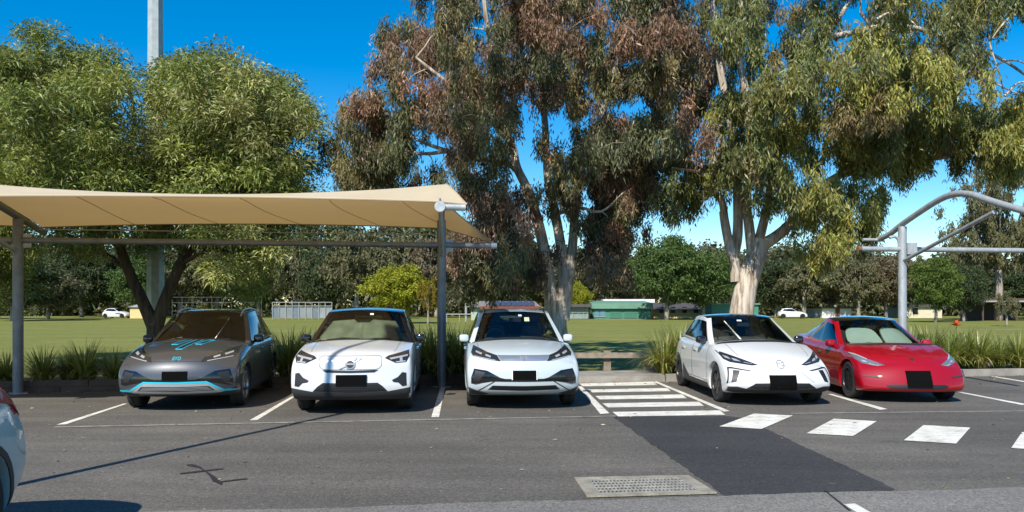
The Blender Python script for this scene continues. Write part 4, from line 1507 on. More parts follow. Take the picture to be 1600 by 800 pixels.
wd_ = 21.0
root, loc = tree_root('wattle_tree', 242, wd_, 'dense dome-shaped wattle with narrow green leaves behind the shade sail', 'large trees over the car park')
mb, nodes = MB(), []
T = lambda l, d=wd_: [at(x, y, d + (q[0] if q else 0)) for x, y, *q in l]
limb(mb, T([(241, 575), (242, 540), (243, 512)]), .29, .22, 10, 5, 1, nodes)
limb(mb, T([(243, 516), (225, 475), (200, 420), (178, 360, -.4), (150, 300, -.8), (120, 220, -1.0), (90, 140, -.6)]), .20, .06, 9, 5, .8, nodes)
limb(mb, T([(243, 516), (258, 470), (283, 412), (312, 365, .3), (340, 310, .4), (370, 240, 0), (390, 160, 0)]), .20, .06, 9, 5, .8, nodes)
limb(mb, T([(200, 420), (150, 390, 1), (90, 360, 1.5), (20, 330, 1.2)]), .10, .03, 7, 5, 1, nodes)
limb(mb, T([(178, 360, -.4), (190, 280, 1), (210, 200, 1.2), (200, 120, 1)]), .10, .03, 7, 5, 1, nodes)
limb(mb, T([(312, 365, .3), (370, 330, -1), (430, 290, -1.2), (470, 230, -1)]), .09, .03, 7, 5, 1, nodes)
limb(mb, T([(283, 412), (330, 390, -1), (370, 400, -1.5), (400, 430, -1.6)]), .07, .02, 7, 5, 1, nodes)
limb(mb, T([(340, 310, .4), (300, 240, 1.5), (290, 160, 1.5)]), .08, .03, 7, 5, 1, nodes)
polyA = [(-90, 330), (-95, 150), (-40, 95), (10, 66), (40, 50), (100, 48), (150, 54), (188, 80), (208, 108), (220, 165), (222, 330), (180, 400), (120, 420), (60, 430), (-10, 480), (-80, 470)]
polyB = [(200, 340), (222, 180), (234, 118), (262, 80), (300, 64), (350, 74), (385, 95), (430, 104), (462, 125), (490, 160), (508, 190), (514, 215), (498, 250), (496, 300), (470, 340), (440, 390), (438, 440), (425, 480), (385, 486), (350, 470), (335, 430), (300, 400), (270, 420), (215, 420)]
gapA = ((135, 205, 14, 8), (265, 205, 10, 7), (70, 375, 50, 32), (20, 270, 16, 10), (320, 452, 30, 24))
cA, wA, nA = lumps(polyA, 92, 8, wd_ - .6, 4.0, gapA, .78, .55, 32, .92)
cB, wB, nB = lumps(polyB, 98, 8, wd_ + .2, 3.8, gapA, .78, .55, 32, .92)
cen = np.vstack([cA, cB])
who = np.concatenate([wA, wB + nA])
lcol = palette(nA + nB, [(.190, .222, .056), (.235, .260, .066), (.150, .182, .048), (.28, .29, .10)], [4, 3, 3, 1.4], .12)
ccol = lcol[who] * (1 + rng.normal(0, .10, (len(cen), 1)))
lf = leaf_mesh('crown', *clump_leaves(cen, ccol, 210, .42, .16, .034, 'wattle'))
rebase(lf, loc)
link('crown', lf, LEAF, root)
twigs(mb, nodes, cen[::2], .007, .04)
me = pyd('trunk', mb.v, mb.f)
rebase(me, loc)
link('trunk', me, WATTLE_BARK, root, 60)

# --- brown-leaved gum in the middle
gd = 21.0
root, loc = tree_root('gum_tree', 872, gd, 'tall gum with three pale stems and hanging brown and olive leaves behind the white SUV', 'large trees over the car park')
mb, nodes = MB(), []
T = lambda l, d=gd: [at(x, y, d + (q[0] if q else 0)) for x, y, *q in l]
limb(mb, T([(870, 576), (870, 530), (868, 500), (866, 470)]), .36, .25, 12, 5, 1, nodes)
limb(mb, T([(862, 500), (860, 460), (852, 400), (840, 345), (826, 300), (808, 262), (800, 225), (780, 180), (770, 110), (760, 30), (750, -60)]), .21, .05, 10, 5, .8, nodes)
limb(mb, T([(874, 505), (880, 450), (878, 400), (868, 335, .2), (856, 280, .4), (852, 200, .6), (846, 110, .8), (850, 10, 1), (850, -90, 1)]), .20, .05, 10, 5, .8, nodes)
limb(mb, T([(880, 500), (887, 450), (894, 390), (898, 340), (905, 280), (925, 220), (950, 150), (970, 60), (980, -40)]), .18, .05, 10, 5, .8, nodes)
limb(mb, T([(808, 262), (780, 252), (740, 247), (700, 236), (660, 222), (625, 205)]), .10, .03, 8, 5, 1, nodes)
limb(mb, T([(700, 236), (660, 240), (620, 230), (580, 200)]), .06, .02, 7, 5, 1, nodes)
limb(mb, T([(800, 225), (750, 170, -1.5), (700, 130, -2.2), (650, 90, -2.4)]), .09, .03, 8, 5, 1, nodes)
limb(mb, T([(868, 335), (905, 325, -.6), (940, 330, -1), (975, 300, -1.4)]), .06, .02, 7, 5, 1, nodes)
limb(mb, T([(950, 150), (1000, 120, -1), (1050, 130, -1.4), (1080, 160, -1.5)]), .09, .03, 7, 5, 1, nodes)
limb(mb, T([(846, 110, .8), (860, 60, -1), (880, 10, -2.4), (890, -40, -3)]), .08, .03, 7, 5, 1, nodes)
limb(mb, T([(840, 345), (800, 330, -1), (775, 340, -1.6), (760, 370, -1.8)]), .06, .02, 7, 5, 1, nodes)
limb(mb, T([(905, 280), (960, 260, 1.5), (1000, 250, 2), (1040, 260, 2)]), .07, .02, 7, 5, 1, nodes)
main = [(652, -110), (655, 20), (640, 32), (598, 48), (582, 80), (590, 110), (605, 150), (612, 190), (640, 215), (700, 235), (760, 245), (800, 250), (855, 225), (900, 235), (960, 300), (1040, 310), (1095, 245), (1122, 160), (1118, 40), (1110, -110)]
leftl = [(514, 215), (530, 190), (552, 146), (580, 142), (602, 160), (640, 200), (655, 240), (660, 290), (600, 298), (552, 300), (536, 280), (534, 240)]
lowm = [(680, 250), (760, 240), (800, 280), (826, 330), (845, 390), (845, 430), (820, 462), (770, 455), (725, 462), (708, 400), (730, 330), (720, 280)]
hang = [(905, 250), (960, 240), (1040, 250), (1030, 300), (1008, 350), (1000, 390), (968, 395), (958, 445), (935, 470), (915, 440), (908, 380), (915, 320)]
midh = [(848, 210), (915, 215), (915, 300), (900, 345), (868, 330), (852, 290)]
gaps = ((828, 258, 20, 18), (800, 185, 14, 12), (760, 145, 16, 10), (1000, 165, 14, 16), (735, 265, 25, 10))
parts_ = [(main, 112, 4.6, gaps), (leftl, 19, 1.7, ()), (lowm, 24, 1.7, ()), (hang, 34, 1.7, ()), (midh, 7, .9, ())]
cl, cc = [], []
for poly, n, dep, gps in parts_:
    c, who, nl = lumps(poly, n, 7, gd - (1.2 if poly in (lowm, midh) else 0), dep, gps, .72, -.1, 18, .78, 130.)
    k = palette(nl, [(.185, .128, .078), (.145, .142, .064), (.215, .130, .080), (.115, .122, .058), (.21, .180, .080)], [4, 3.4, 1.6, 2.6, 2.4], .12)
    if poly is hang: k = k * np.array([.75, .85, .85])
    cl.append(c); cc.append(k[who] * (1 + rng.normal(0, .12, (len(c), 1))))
    c = crown_points(poly, int(n * 1.0), gd - (1.2 if poly in (lowm, midh) else 0), dep, gps, 12, .4, 130.)
    cl.append(c); cc.append(palette(len(c), [(.185, .122, .078), (.135, .132, .062), (.235, .130, .080), (.21, .178, .080)], [4, 3, 2, 2], .15))
# unseen boughs and leaves added over the bays to shade grass behind the rail
shade_bough = [nodes[60][0], Vector((.2, 18.0, 8.6)), Vector((-.4, 15.5, 8.9)), Vector((-.9, 13.2, 8.7)), Vector((-1.2, 11.4, 8.5))]
limb(mb, shade_bough, .10, .03, 8, 5, 1, nodes)
c = np.stack([rng.uniform(-2.9, .6, 120), rng.uniform(10.4, 14.6, 120), rng.uniform(7.9, 9.4, 120)], 1)
cl.append(c); cc.append(palette(120, [(.165, .112, .072), (.120, .122, .058)], [1, 1], .15))
cen, ccol = np.vstack(cl), np.vstack(cc)
lf = leaf_mesh('crown', *clump_leaves(cen, ccol, 265, .42, .15, .030, 'droop'))
rebase(lf, loc)
link('crown', lf, LEAF, root)
twigs(mb, nodes, cen[::2], .007, .045)
me = pyd('trunk', mb.v, mb.f)
rebase(me, loc)
link('trunk', me, GUM_BARK, root, 60)

# --- thick-trunked gum on the right with yellow-green tips
gd = 20.5
root, loc = tree_root('gum_tree', 1158, gd, 'stout pale-trunked gum with yellow-green drooping leaves behind the white hatchback', 'large trees over the car park')
mb, nodes = MB(), []
T = lambda l, d=gd: [at(x, y, d + (q[0] if q else 0)) for x, y, *q in l]
limb(mb, T([(1154, 578), (1156, 520), (1160, 480), (1168, 440), (1180, 405), (1190, 375)]), .36, .25, 14, 5, 1, nodes)
limb(mb, T([(1150, 440), (1147, 405), (1140, 385), (1133, 350), (1130, 330)]), .15, .11, 10, 5, 1, nodes)
limb(mb, T([(1146, 400), (1152, 370), (1153, 330), (1150, 270), (1143, 200), (1133, 150), (1122, 90), (1115, 30), (1108, -60)]), .155, .07, 10, 5, .8, nodes)
limb(mb, T([(1133, 350), (1128, 315), (1112, 300), (1100, 310), (1101, 285), (1110, 268)]), .11, .06, 8, 5, 1, nodes)
limb(mb, T([(1110, 268), (1090, 268, -.4), (1068, 265, -.8), (1050, 262, -1)]), .07, .02, 8, 5, 1, nodes)
limb(mb, T([(1110, 300), (1118, 250), (1140, 225, -.5), (1150, 200, -.8)]), .07, .03, 8, 5, 1, nodes)
limb(mb, T([(1176, 400), (1170, 350), (1166, 310), (1172, 230), (1166, 150), (1154, 80), (1158, 0), (1160, -70)]), .15, .07, 10, 5, .8, nodes)
limb(mb, T([(1188, 385), (1212, 370), (1232, 352), (1252, 325), (1275, 300), (1300, 280), (1340, 262), (1400, 255), (1460, 248), (1525, 236)]), .18, .05, 10, 5, .7, nodes)
limb(mb, T([(1185, 380), (1195, 340), (1205, 290), (1225, 210), (1250, 130), (1290, 60), (1330, 0), (1380, -60)]), .14, .05, 9, 5, .8, nodes)
limb(mb, T([(1250, 130), (1310, 90, -1), (1370, 60, -1.6), (1420, 40, -2)]), .08, .03, 8, 5, 1, nodes)
limb(mb, T([(1225, 210), (1290, 190, 1), (1350, 170, 1.4), (1430, 160, 1.5)]), .08, .03, 8, 5, 1, nodes)
limb(mb, T([(1290, 60), (1400, 40, 1), (1480, 60, 1.5), (1560, 90, 1.5), (1620, 130, 1)]), .09, .03, 8, 5, 1, nodes)
limb(mb, T([(1525, 236), (1570, 255), (1620, 290)]), .06, .02, 7, 5, 1, nodes)
limb(mb, T([(1154, 80), (1180, 20, -1.5), (1220, -30, -2.4)]), .07, .03, 7, 5, 1, nodes)
for k, tw in enumerate(([(1500, 65), (1530, 108), (1548, 125), (1575, 140), (1600, 150)], [(1555, 0), (1545, 30), (1547, 70), (1560, 110), (1570, 150)], [(1585, 20), (1565, 40), (1550, 60)],
                        [(1548, 125), (1560, 100), (1590, 95), (1620, 110)], [(1530, 108), (1535, 140), (1555, 165)], [(1570, 150), (1590, 130), (1610, 128)], [(1345, 20), (1360, 45), (1352, 75), (1340, 95)], [(1370, 30), (1390, 20), (1405, 28)])):
    limb(mb, T([(x, y, -1.0 - .3 * k) for x, y in tw]), .035, .012, 6, 4, 1, nodes)
top = [(1085, -110), (1090, 60), (1098, 120), (1110, 170), (1130, 215), (1180, 250), (1250, 260), (1310, 275), (1350, 262), (1380, 290), (1400, 250), (1450, 245), (1500, 225), (1510, 150), (1540, 80), (1600, 30), (1700, 20), (1720, -110)]
lowl = [(1040, 300), (1048, 240), (1070, 225), (1110, 230), (1125, 260), (1118, 300), (1105, 330), (1110, 385), (1090, 392), (1078, 345), (1052, 330)]
cluA = [(1128, 250), (1140, 190), (1180, 160), (1225, 175), (1250, 215), (1245, 290), (1225, 335), (1195, 330), (1160, 300), (1138, 300)]
cluB = [(1232, 300), (1260, 285), (1310, 290), (1335, 330), (1350, 375), (1320, 395), (1298, 440), (1270, 425), (1250, 400), (1240, 350)]
cluC = [(1340, 285), (1372, 290), (1385, 330), (1378, 356), (1358, 350), (1345, 320)]
cluD = [(1515, 200), (1540, 160), (1600, 150), (1680, 160), (1690, 250), (1600, 268), (1560, 262), (1525, 250)]
cluF = [(1290, 215), (1360, 195), (1440, 175), (1515, 175), (1522, 240), (1470, 268), (1400, 282), (1310, 290)]
cluE = [(1290, 120), (1340, 70), (1420, 50), (1470, 80), (1525, 60), (1535, 120), (1500, 170), (1440, 150), (1400, 200), (1330, 190)]
gaps = ((1125, 110, 8, 50), (1143, 60, 7, 45), (1158, 110, 8, 40), (1355, 185, 18, 14), (1425, 195, 16, 16), (1330, 65, 14, 10), (1240, 330, 20, 14), (1265, 150, 12, 12), (1535, 140, 45, 50), (1300, 230, 14, 10), (1385, 235, 20, 12), (1110, 40, 8, 30), (1200, 110, 12, 14), (1270, 40, 12, 10), (1460, 210, 12, 14), (1340, 130, 10, 12))
parts_ = [(top, 66, 4.2, gaps, 0), (lowl, 11, 1.2, (), 0), (cluA, 14, 1.4, (), -1.6), (cluB, 14, 1.4, (), -.8), (cluC, 4, .5, (), -.8), (cluD, 14, 1.5, (), -.6), (cluE, 16, 1.3, (), -2.4), (cluF, 15, 1.2, (), .1)]
cl, cc = [], []
green = [(.165, .182, .062), (.225, .228, .066), (.255, .255, .062), (.125, .150, .058), (.21, .17, .08)]
for poly, n, dep, gps, dd in parts_:
    c, who, nl = lumps(poly, n, 7, gd + dd, dep, gps, .70, -.1, 18 if len(poly) > 8 else 10, .80, 130.)
    wts = [4, 3, 1.6, 3, 1.5] if poly in (top, lowl) else [2.2, 4, 4, 1.2, .8]
    k = palette(nl, green, wts, .13)
    cl.append(c); cc.append(k[who] * (1 + rng.normal(0, .12, (len(c), 1))))
    c = crown_points(poly, int(n * .8), gd + dd, dep, gps, 12, .4, 130.)
    if len(c): cl.append(c); cc.append(palette(len(c), green, wts, .15))
cen, ccol = np.vstack(cl), np.vstack(cc)
P_, D_, L_, W_, C_l, b_ = clump_leaves(cen, ccol, 270, .43, .16, .031, 'droop')
yel = rng.uniform(0, 1, len(P_)) < .035
C_l[yel] = np.array([.34, .26, .035])
lf = leaf_mesh('crown', P_, D_, L_, W_, C_l, b_)
rebase(lf, loc)
link('crown', lf, LEAF, root)
twigs(mb, nodes, cen[::2], .007, .045)
me = pyd('trunk', mb.v, mb.f)
rebase(me, loc)
link('trunk', me, GUM_BARK, root, 60)


# --- trees beyond the field: a few crowns built once, copied with their trunks
def far_tree(kind, seed):
    """unit-height tree, x/y about 1 wide; returns trunk and crown meshes"""
    global rng
    keep = rng
    rng = np.random.default_rng(seed)
    r2 = random.Random(seed)
    mb = MB()
    H = 10.0
    if kind == 'dome': zc, rz_, rx, n, per = 5.6, 3.6, 4.6, 190, 95
    elif kind == 'tall': zc, rz_, rx, n, per = 6.2, 3.7, 3.6, 130, 95
    elif kind == 'dense': zc, rz_, rx, n, per = 5.9, 3.9, 4.4, 150, 90
    elif kind == 'big': zc, rz_, rx, n, per = 6.2, 3.9, 4.0, 240, 130
    else: zc, rz_, rx, n, per = 6.0, 3.6, 3.0, 55, 70
    g = unit(rng.normal(size=(n, 3))) * (rng.uniform(0, 1, (n, 1)) ** .4)
    cen = g * np.array([rx, rx, rz_]) + np.array([0, 0, zc])
    cen[:, :2] *= (1 + .12 * np.sin(cen[:, 2:3] * 1.7 + seed))
    if kind in ('tall', 'big'): cen = cen[(np.sin(cen[:, 0] * 1.5 + seed) + np.cos(cen[:, 2] * 1.3)) > -1.1]
    nodes = []
    fork = 2.2 if kind in ('dome', 'dense') else 3.4
    limb(mb, [(0, 0, -.1), (r2.uniform(-.1, .1), 0, fork * .5), (r2.uniform(-.2, .2), 0, fork)], .30, .22, 8, 3, 1, nodes)
    for k in range(4):
        a = 2 * math.pi * k / 4 + r2.uniform(-.5, .5)
        q = rx * r2.uniform(.25, .55)
        limb(mb, [nodes[-1][0] if k == 0 else nodes[len(nodes) // (k + 2)][0] if False else (0, 0, fork * .95), (q * .45 * math.cos(a), q * .45 * math.sin(a), fork + 1.3), (q * math.cos(a), q * math.sin(a), zc + rz_ * r2.uniform(.1, .6))], .15, .04, 6, 4, 1, nodes)
    twigs(mb, nodes, cen[::2], .02, .06)
    jit = rng.normal(1, .20, (len(cen), 1)).clip(.55, 1.6)
    ccol = np.ones((len(cen), 3)) * jit
    P, D, L, Wd, col, b = clump_leaves(cen, ccol, per, .80 if kind != 'big' else .6, .42 if kind != 'big' else .26, .17 if kind != 'big' else .085, 'droop' if kind in ('tall', 'thin', 'big') else 'wattle')
    tm = pyd('trunk', mb.v, mb.f)
    tm.polygons.foreach_set('use_smooth', np.full(len(tm.polygons), True))
    tm.materials.append(FAR_BARK)
    cm = leaf_mesh('crown', P, D, L, Wd, col, b)
    rng = keep
    return tm, cm


def tint_leaf_mat(name, col):
    m, n, l, p = nmat(name)
    a = n.new('ShaderNodeAttribute')
    a.attribute_name = 'leaf_colour'
    c = mixc(n, l, 'MULTIPLY', 1.0, a.outputs['Color'], col)
    l.new(c, p.inputs['Base Color'])
    p.inputs['Roughness'].default_value = .6
    p.inputs['Specular IOR Level'].default_value = .2
    tr = n.new('ShaderNodeBsdfTranslucent')
    l.new(c, tr.inputs['Color'])
    mx = n.new('ShaderNodeMixShader')
    mx.inputs[0].default_value = .25
    l.new(p.outputs[0], mx.inputs[1])
    l.new(tr.outputs[0], mx.inputs[2])
    l.new(mx.outputs[0], n['Material Output'].inputs['Surface'])
    return m


TINT = {'dark': tint_leaf_mat('far_dark_leaf', (.070, .095, .040)), 'green': tint_leaf_mat('far_green_leaf', (.095, .150, .040)), 'olive': tint_leaf_mat('far_olive_leaf', (.160, .155, .074)),
        'yellow': tint_leaf_mat('far_yellow_leaf', (.33, .34, .03)), 'bright': tint_leaf_mat('far_bright_leaf', (.115, .165, .032)), 'brown': tint_leaf_mat('far_brown_leaf', (.18, .15, .085)), 'gold': tint_leaf_mat('far_gold_leaf', (.23, .17, .02))}
VAR = {k: [far_tree(k, s) for s in ss] for k, ss in (('dome', (11, 12)), ('tall', (21, 22, 23)), ('dense', (31, 32)), ('thin', (41, 42)), ('big', (51, 52)))}
far_i = [0]


def place_tree(px, top_py, d, wpx, kind, tint, label, group='trees beyond the field', name='tree'):
    far_i[0] += 1
    tm, cm = VAR[kind][far_i[0] % len(VAR[kind])]
    root, loc = tree_root(name, px, d, label, group)
    h = (HORIZON - top_py) / F_PX * d + H_CAM
    w = wpx / F_PX * d
    base_w = {'dome': 10.2, 'tall': 8.0, 'dense': 9.8, 'thin': 7.0, 'big': 9.0}[kind]
    base_h = {'dome': 9.6, 'tall': 10.2, 'dense': 10.0, 'thin': 9.9, 'big': 10.2}[kind]
    root.scale = (w / base_w, w / base_w, h / base_h)
    root.rotation_euler = (0, 0, far_i[0] * 2.39)
    t = bpy.data.objects.new('trunk', tm)
    COL.objects.link(t)
    t.parent = root
    c = bpy.data.objects.new('crown', cm)
    if not cm.materials: cm.materials.append(None)
    COL.objects.link(c)
    c.parent = root
    c.material_slots[0].link = 'OBJECT'
    c.material_slots[0].material = TINT[tint]
    return root


for a in (
    (20, 385, 92, 150, 'dense', 'dark', 'dark bushy tree at the far field edge behind the outermost shade post'),
    (75, 415, 104, 110, 'dome', 'olive', 'olive rounded tree just past the outermost shade post, far field edge'),
    (128, 392, 126, 120, 'dense', 'dark', 'dark leafy tree above the far parked vehicles'),
    (172, 380, 128, 120, 'dense', 'dark', 'dark tree standing over the white and yellow vehicle'),
    (222, 398, 118, 110, 'dense', 'green', 'green tree directly behind the cream hut'),
    (282, 385, 120, 120, 'tall', 'olive', 'olive tree behind the wire cage, next to the floodlight pole'),
    (340, 378, 125, 110, 'tall', 'olive', 'olive tree behind the middle of the wire cage'),
    (405, 370, 122, 110, 'dense', 'dark', 'dark tree between the wire cage and the grey fence'),
    (462, 362, 118, 110, 'tall', 'olive', 'pale-trunked tree behind the grey corrugated fence'),
    (508, 385, 112, 90, 'dense', 'dark', 'dark tree at the end of the grey corrugated fence'),
    (556, 358, 104, 120, 'tall', 'olive', 'tall pale gum beside the lime-yellow dome tree'),
    (618, 366, 124, 130, 'tall', 'olive', 'tall olive gum directly behind the lime-yellow dome tree'),
    (682, 360, 120, 120, 'tall', 'brown', 'brownish gum behind the inner shade post'),
    (745, 392, 122, 120, 'tall', 'olive', 'olive gum behind the red-roofed building'),
    (812, 395, 125, 110, 'dense', 'dark', 'dark tree behind the solar panels'),
    (862, 410, 124, 90, 'dense', 'olive', 'olive tree seen between the stems of the middle gum'),
    (945, 388, 122, 110, 'tall', 'olive', 'olive gum with pale limbs behind the green shed'),
    (988, 396, 126, 100, 'dense', 'olive', 'olive-green tree above the white shed roof'),
    (1042, 368, 100, 130, 'dense', 'green', 'large dark green tree in front of the yellow wall'),
    (1098, 386, 102, 110, 'dense', 'green', 'dark green tree beside the small green shed'),
    (1140, 384, 118, 90, 'tall', 'olive', 'olive tree just behind the stout gum trunk'),
    (1212, 400, 120, 100, 'dense', 'dark', 'dark tree just past the stout gum trunk'),
    (1256, 398, 116, 100, 'tall', 'olive', 'olive tree above the distant white car'),
    (1300, 392, 118, 110, 'tall', 'brown', 'brownish tree under the drooping gum leaves'),
    (1342, 404, 112, 90, 'tall', 'olive', 'grey-olive tree behind the roof of the red sedan'),
    (1384, 392, 116, 110, 'dome', 'brown', 'broad brownish tree immediately beside the bare steel post'),
    (1462, 402, 84, 84, 'dense', 'bright', 'bright green round tree beyond the bare steel post'),
    (1506, 410, 90, 76, 'dense', 'dark', 'dark green tree between the bright tree and the tall gum'),
    (1432, 396, 122, 90, 'tall', 'olive', 'olive tree behind the bright green round tree'),
    (1560, 248, 94, 190, 'big', 'olive', 'tall spreading gum rising behind the steel arm'),
    (1640, 300, 100, 150, 'big', 'brown', 'gum half out of the picture past the tall spreading gum'),
    (1610, 420, 120, 120, 'dense', 'dark', 'dark low tree behind the brown shelter'),
    (-60, 380, 105, 140, 'dense', 'dark', 'dark tree half out of the picture at the far field edge'),
): place_tree(*a)
place_tree(620, 412, 78, 112, 'dome', 'yellow', 'lime-yellow dome-shaped tree beyond the boxy white SUV', name='dome_tree')
place_tree(669, 430, 74, 42, 'thin', 'gold', 'slender golden-leaved sapling with pale stem beside the lime-yellow dome tree', name='sapling')
place_tree(903, 440, 112, 46, 'dome', 'yellow', 'small yellow-green tree behind the middle gum stems', name='dome_tree')
place_tree(1573, 452, 66, 42, 'thin', 'olive', 'young tree with thin white stem on the grass verge', name='sapling')

# woods on the skyline that read as one mass
n = 7500
Y = 140 + rng.uniform(0, 24, n)
PXW = rng.uniform(-250, 1900, n)
X = (PXW - 800) / F_PX * Y
tp = np.interp(PXW, [-250, 0, 300, 420, 700, 780, 900, 1000, 1150, 1300, 1450, 1900], [385, 385, 372, 352, 350, 372, 392, 392, 392, 402, 408, 400]) + 9 * np.sin(PXW * .045) + 6 * np.sin(PXW * .11 + 1)
hgt = H_CAM + (HORIZON - tp) / F_PX * Y
Z = rng.uniform(0, 1, n) ** 1.05 * hgt
cen = np.stack([X, Y, Z], 1)
ccol = palette(n, [(.078, .092, .044), (.12, .12, .06), (.10, .12, .05)], [4, 3, 2], .25)
lf = leaf_mesh('far_woodland', *clump_leaves(cen, ccol, 34, 1.5, .95, .45, 'wattle'))
tag(link('far_woodland', lf, LEAF), 'dark band of woodland closing the view behind the field', 'woodland', kind='stuff')


# --- strap-leaved plants along the kerb
def strap_mesh(seed, n, ln, cols):
    r = np.random.default_rng(seed)
    S = 6
    ang = r.uniform(0, 2 * np.pi, n)
    out = np.stack([np.cos(ang), np.sin(ang), np.zeros(n)], 1)
    base = out * r.uniform(0, .16, (n, 1))
    lean = r.uniform(.12, 1.0, n) ** 1.0
    L = ln * r.uniform(.6, 1.12, n)
    side = np.stack([-np.sin(ang), np.cos(ang), np.zeros(n)], 1)
    wv = r.uniform(.008, .016, n)
    V = np.empty((n, S + 1, 2, 3))
    p = base.copy()
    pit = np.pi / 2 - lean * .55
    for s in range(S + 1):
        w = wv * (1 - (s / S) ** 2.2) + .0012
        V[:, s, 0] = p - side * w[:, None]
        V[:, s, 1] = p + side * w[:, None]
        step = L / S
        p = p + out * (np.cos(pit) * step)[:, None] + np.array([0, 0, 1.0]) * (np.sin(pit) * step)[:, None]
        pit = pit - lean * .36 - r.normal(0, .05, n)
    V = V.reshape(n, -1, 3)
    q = []
    for s in range(S): q.append([2 * s, 2 * s + 1, 2 * s + 3, 2 * s + 2])
    F = (np.arange(n)[:, None, None] * (2 * (S + 1)) + np.array(q)[None]).reshape(-1, 4)
    me = raw_mesh('blades', V.reshape(-1, 3), F)
    ci = r.choice(len(cols), n)
    col = np.array(cols)[ci] * (1 + r.normal(0, .22, (n, 1))).clip(.5, 1.7)
    set_col(me, np.repeat(col, 2 * (S + 1), axis=0))
    me.materials.append(BLADE)
    return me


GR = [(.17, .22, .05), (.25, .29, .06), (.34, .35, .09), (.12, .165, .045), (.42, .36, .16)]
STRAPS = [strap_mesh(s, 420, .95, GR) for s in (1, 2, 3)]
strap_k = [0]


def strap_plant(x, y, s, label, z=.10):
    strap_k[0] += 1
    o = bpy.data.objects.new('strap_leaf_plant', STRAPS[strap_k[0] % 3])
    COL.objects.link(o)
    o.location = (x, y, z)
    o.scale = (s, s, s)
    o.rotation_euler = (0, 0, strap_k[0] * 1.9)
    tag(o, label, 'plant', 'strappy plants along the kerb')


def sp(px, off, s, label, z=.10):
    # stands off metres behind the kerb where the photograph shows it
    k = (px - 800) / F_PX
    y = (16.3 + off) / (1 - .17 * k)
    strap_plant(k * y, y, s, label, z)


sp(-30, .6, .8, 'strappy green plant half out of the picture, outside the outer shade post')
sp(10, .8, .72, 'strappy plant immediately outside the outer shade post')
sp(68, .6, .82, 'strappy plant immediately inside the outer shade post')
sp(108, .9, .75, 'strappy plant second inwards from the outer shade post')
sp(133, .7, .95, 'strappy plant third inwards from the outer shade post')
sp(178, .6, .78, 'strappy plant next to the bonnet of the dark grey SUV')
sp(216, .9, .72, 'strappy plant mostly hidden behind the dark grey SUV mirror')
sp(452, .8, 1.2, 'strappy plant hard against the tail of the dark grey SUV')
sp(478, .6, 1.15, 'strappy plant hard against the mirror of the boxy white SUV')
sp(655, .9, 1.2, 'tall dark strappy plant beside the boxy white SUV windscreen')
sp(680, .6, 1.3, 'tall strappy plant on the boxy SUV side of the inner shade post')
sp(712, .6, 1.3, 'tall strappy plant on the chrome-nosed SUV side of the inner shade post')
sp(728, .9, 1.1, 'strappy plant close to the chrome-nosed SUV mirror')
sp(1038, .75, 1.1, 'sunlit strappy plant at the end of the low timber rail', .12)
sp(1062, 1.1, 1.3, 'tall sunlit strappy plant behind the white hatchback tail', .12)
sp(1082, .8, 1.1, 'strappy plant half hidden by the white hatchback rear wheel', .12)
sp(1452, 1.3, 1.18, 'tall strappy plant right behind the red sedan bonnet', .12)
sp(1482, .9, 1.09, 'sunlit strappy plant just clear of the red sedan nose', .12)
sp(1508, 1.2, 1.13, 'tall strappy plant below the orange bloom', .12)
sp(1530, .8, 1.05, 'sunlit strappy plant in the middle of the clump past the red sedan', .12)
sp(1562, 1.0, 0.92, 'strappy plant second from the picture edge past the red sedan', .12)
sp(1592, .8, 1.01, 'strappy plant at the picture edge past the red sedan', .12)
sp(1635, .9, 1.01, 'strappy plant mostly out of the picture past the red sedan', .12)
sp(1425, 1.5, 1.05, 'strappy plant behind the windscreen of the red sedan', .12)
fl = at(1494, 508, 19.3)
bloom = tag(empty('orange_bloom', (fl.x, fl.y, .1)), 'small orange flower head standing above the strappy plants', 'flower')
MB().tube([(0, 0, 0), (.02, 0, .6), (0, 0, fl.z - .1)], .008, 6).build('stem', mat('flower_stem', (.08, .11, .03), .6), bloom)
ORANGE = mat('orange_petal', (.75, .13, .03), .5, var=.2, vscale=20)
for k in range(9):
    a = k * .7
    M = Matrix.Translation((0, 0, fl.z - .12 + .02 * (k % 3))) @ Matrix.Rotation(a, 4, 'Z') @ Matrix.Rotation(R(-20 - 25 * (k % 3)), 4, 'Y')
    MB().add([M @ Vector(v) for v in ((0, 0, 0), (.07, -.045, .02), (.16, 0, .0), (.07, .045, .02), (.07, 0, -.015))], [(0, 1, 4), (1, 2, 4), (2, 3, 4), (3, 0, 4), (0, 3, 2, 1)]).build('petal', ORANGE, bloom)

# fallen leaves, too small and many to pick apart
n = 800
lx_ = rng.uniform(-10, 13, n)
ly_ = np.where(rng.uniform(0, 1, n) < .5, rng.uniform(6.8, 17, n), kerb_y(lx_) - np.abs(rng.normal(0, .35, n)))
P = np.stack([lx_, np.minimum(ly_, kerb_y(lx_) - .03), np.full(n, .016)], 1)
D = unit(np.stack([rng.normal(size=n), rng.normal(size=n), rng.uniform(0, .12, n)], 1))
lf = leaf_mesh('leaf_litter', P, D, rng.uniform(.03, .085, n), rng.uniform(.01, .02, n), palette(n, [(.30, .24, .15), (.16, .10, .05), (.40, .36, .26)], [3, 2, 1]), 0)
tag(link('leaf_litter', lf, LEAF), 'small dry leaves scattered over the asphalt', 'leaves', kind='stuff')
# ================================================================== FAR BUILDINGS AND FIELD THINGS
def far_root(name, px, d, label, cat, group=None):
    return tag(empty(name, ((px - 800) / F_PX * d, d, 0)), label, cat, group)


def fx(px, px0, d): return (px - px0) / F_PX * d


def fz(py, d): return H_CAM - (py - HORIZON) / F_PX * d


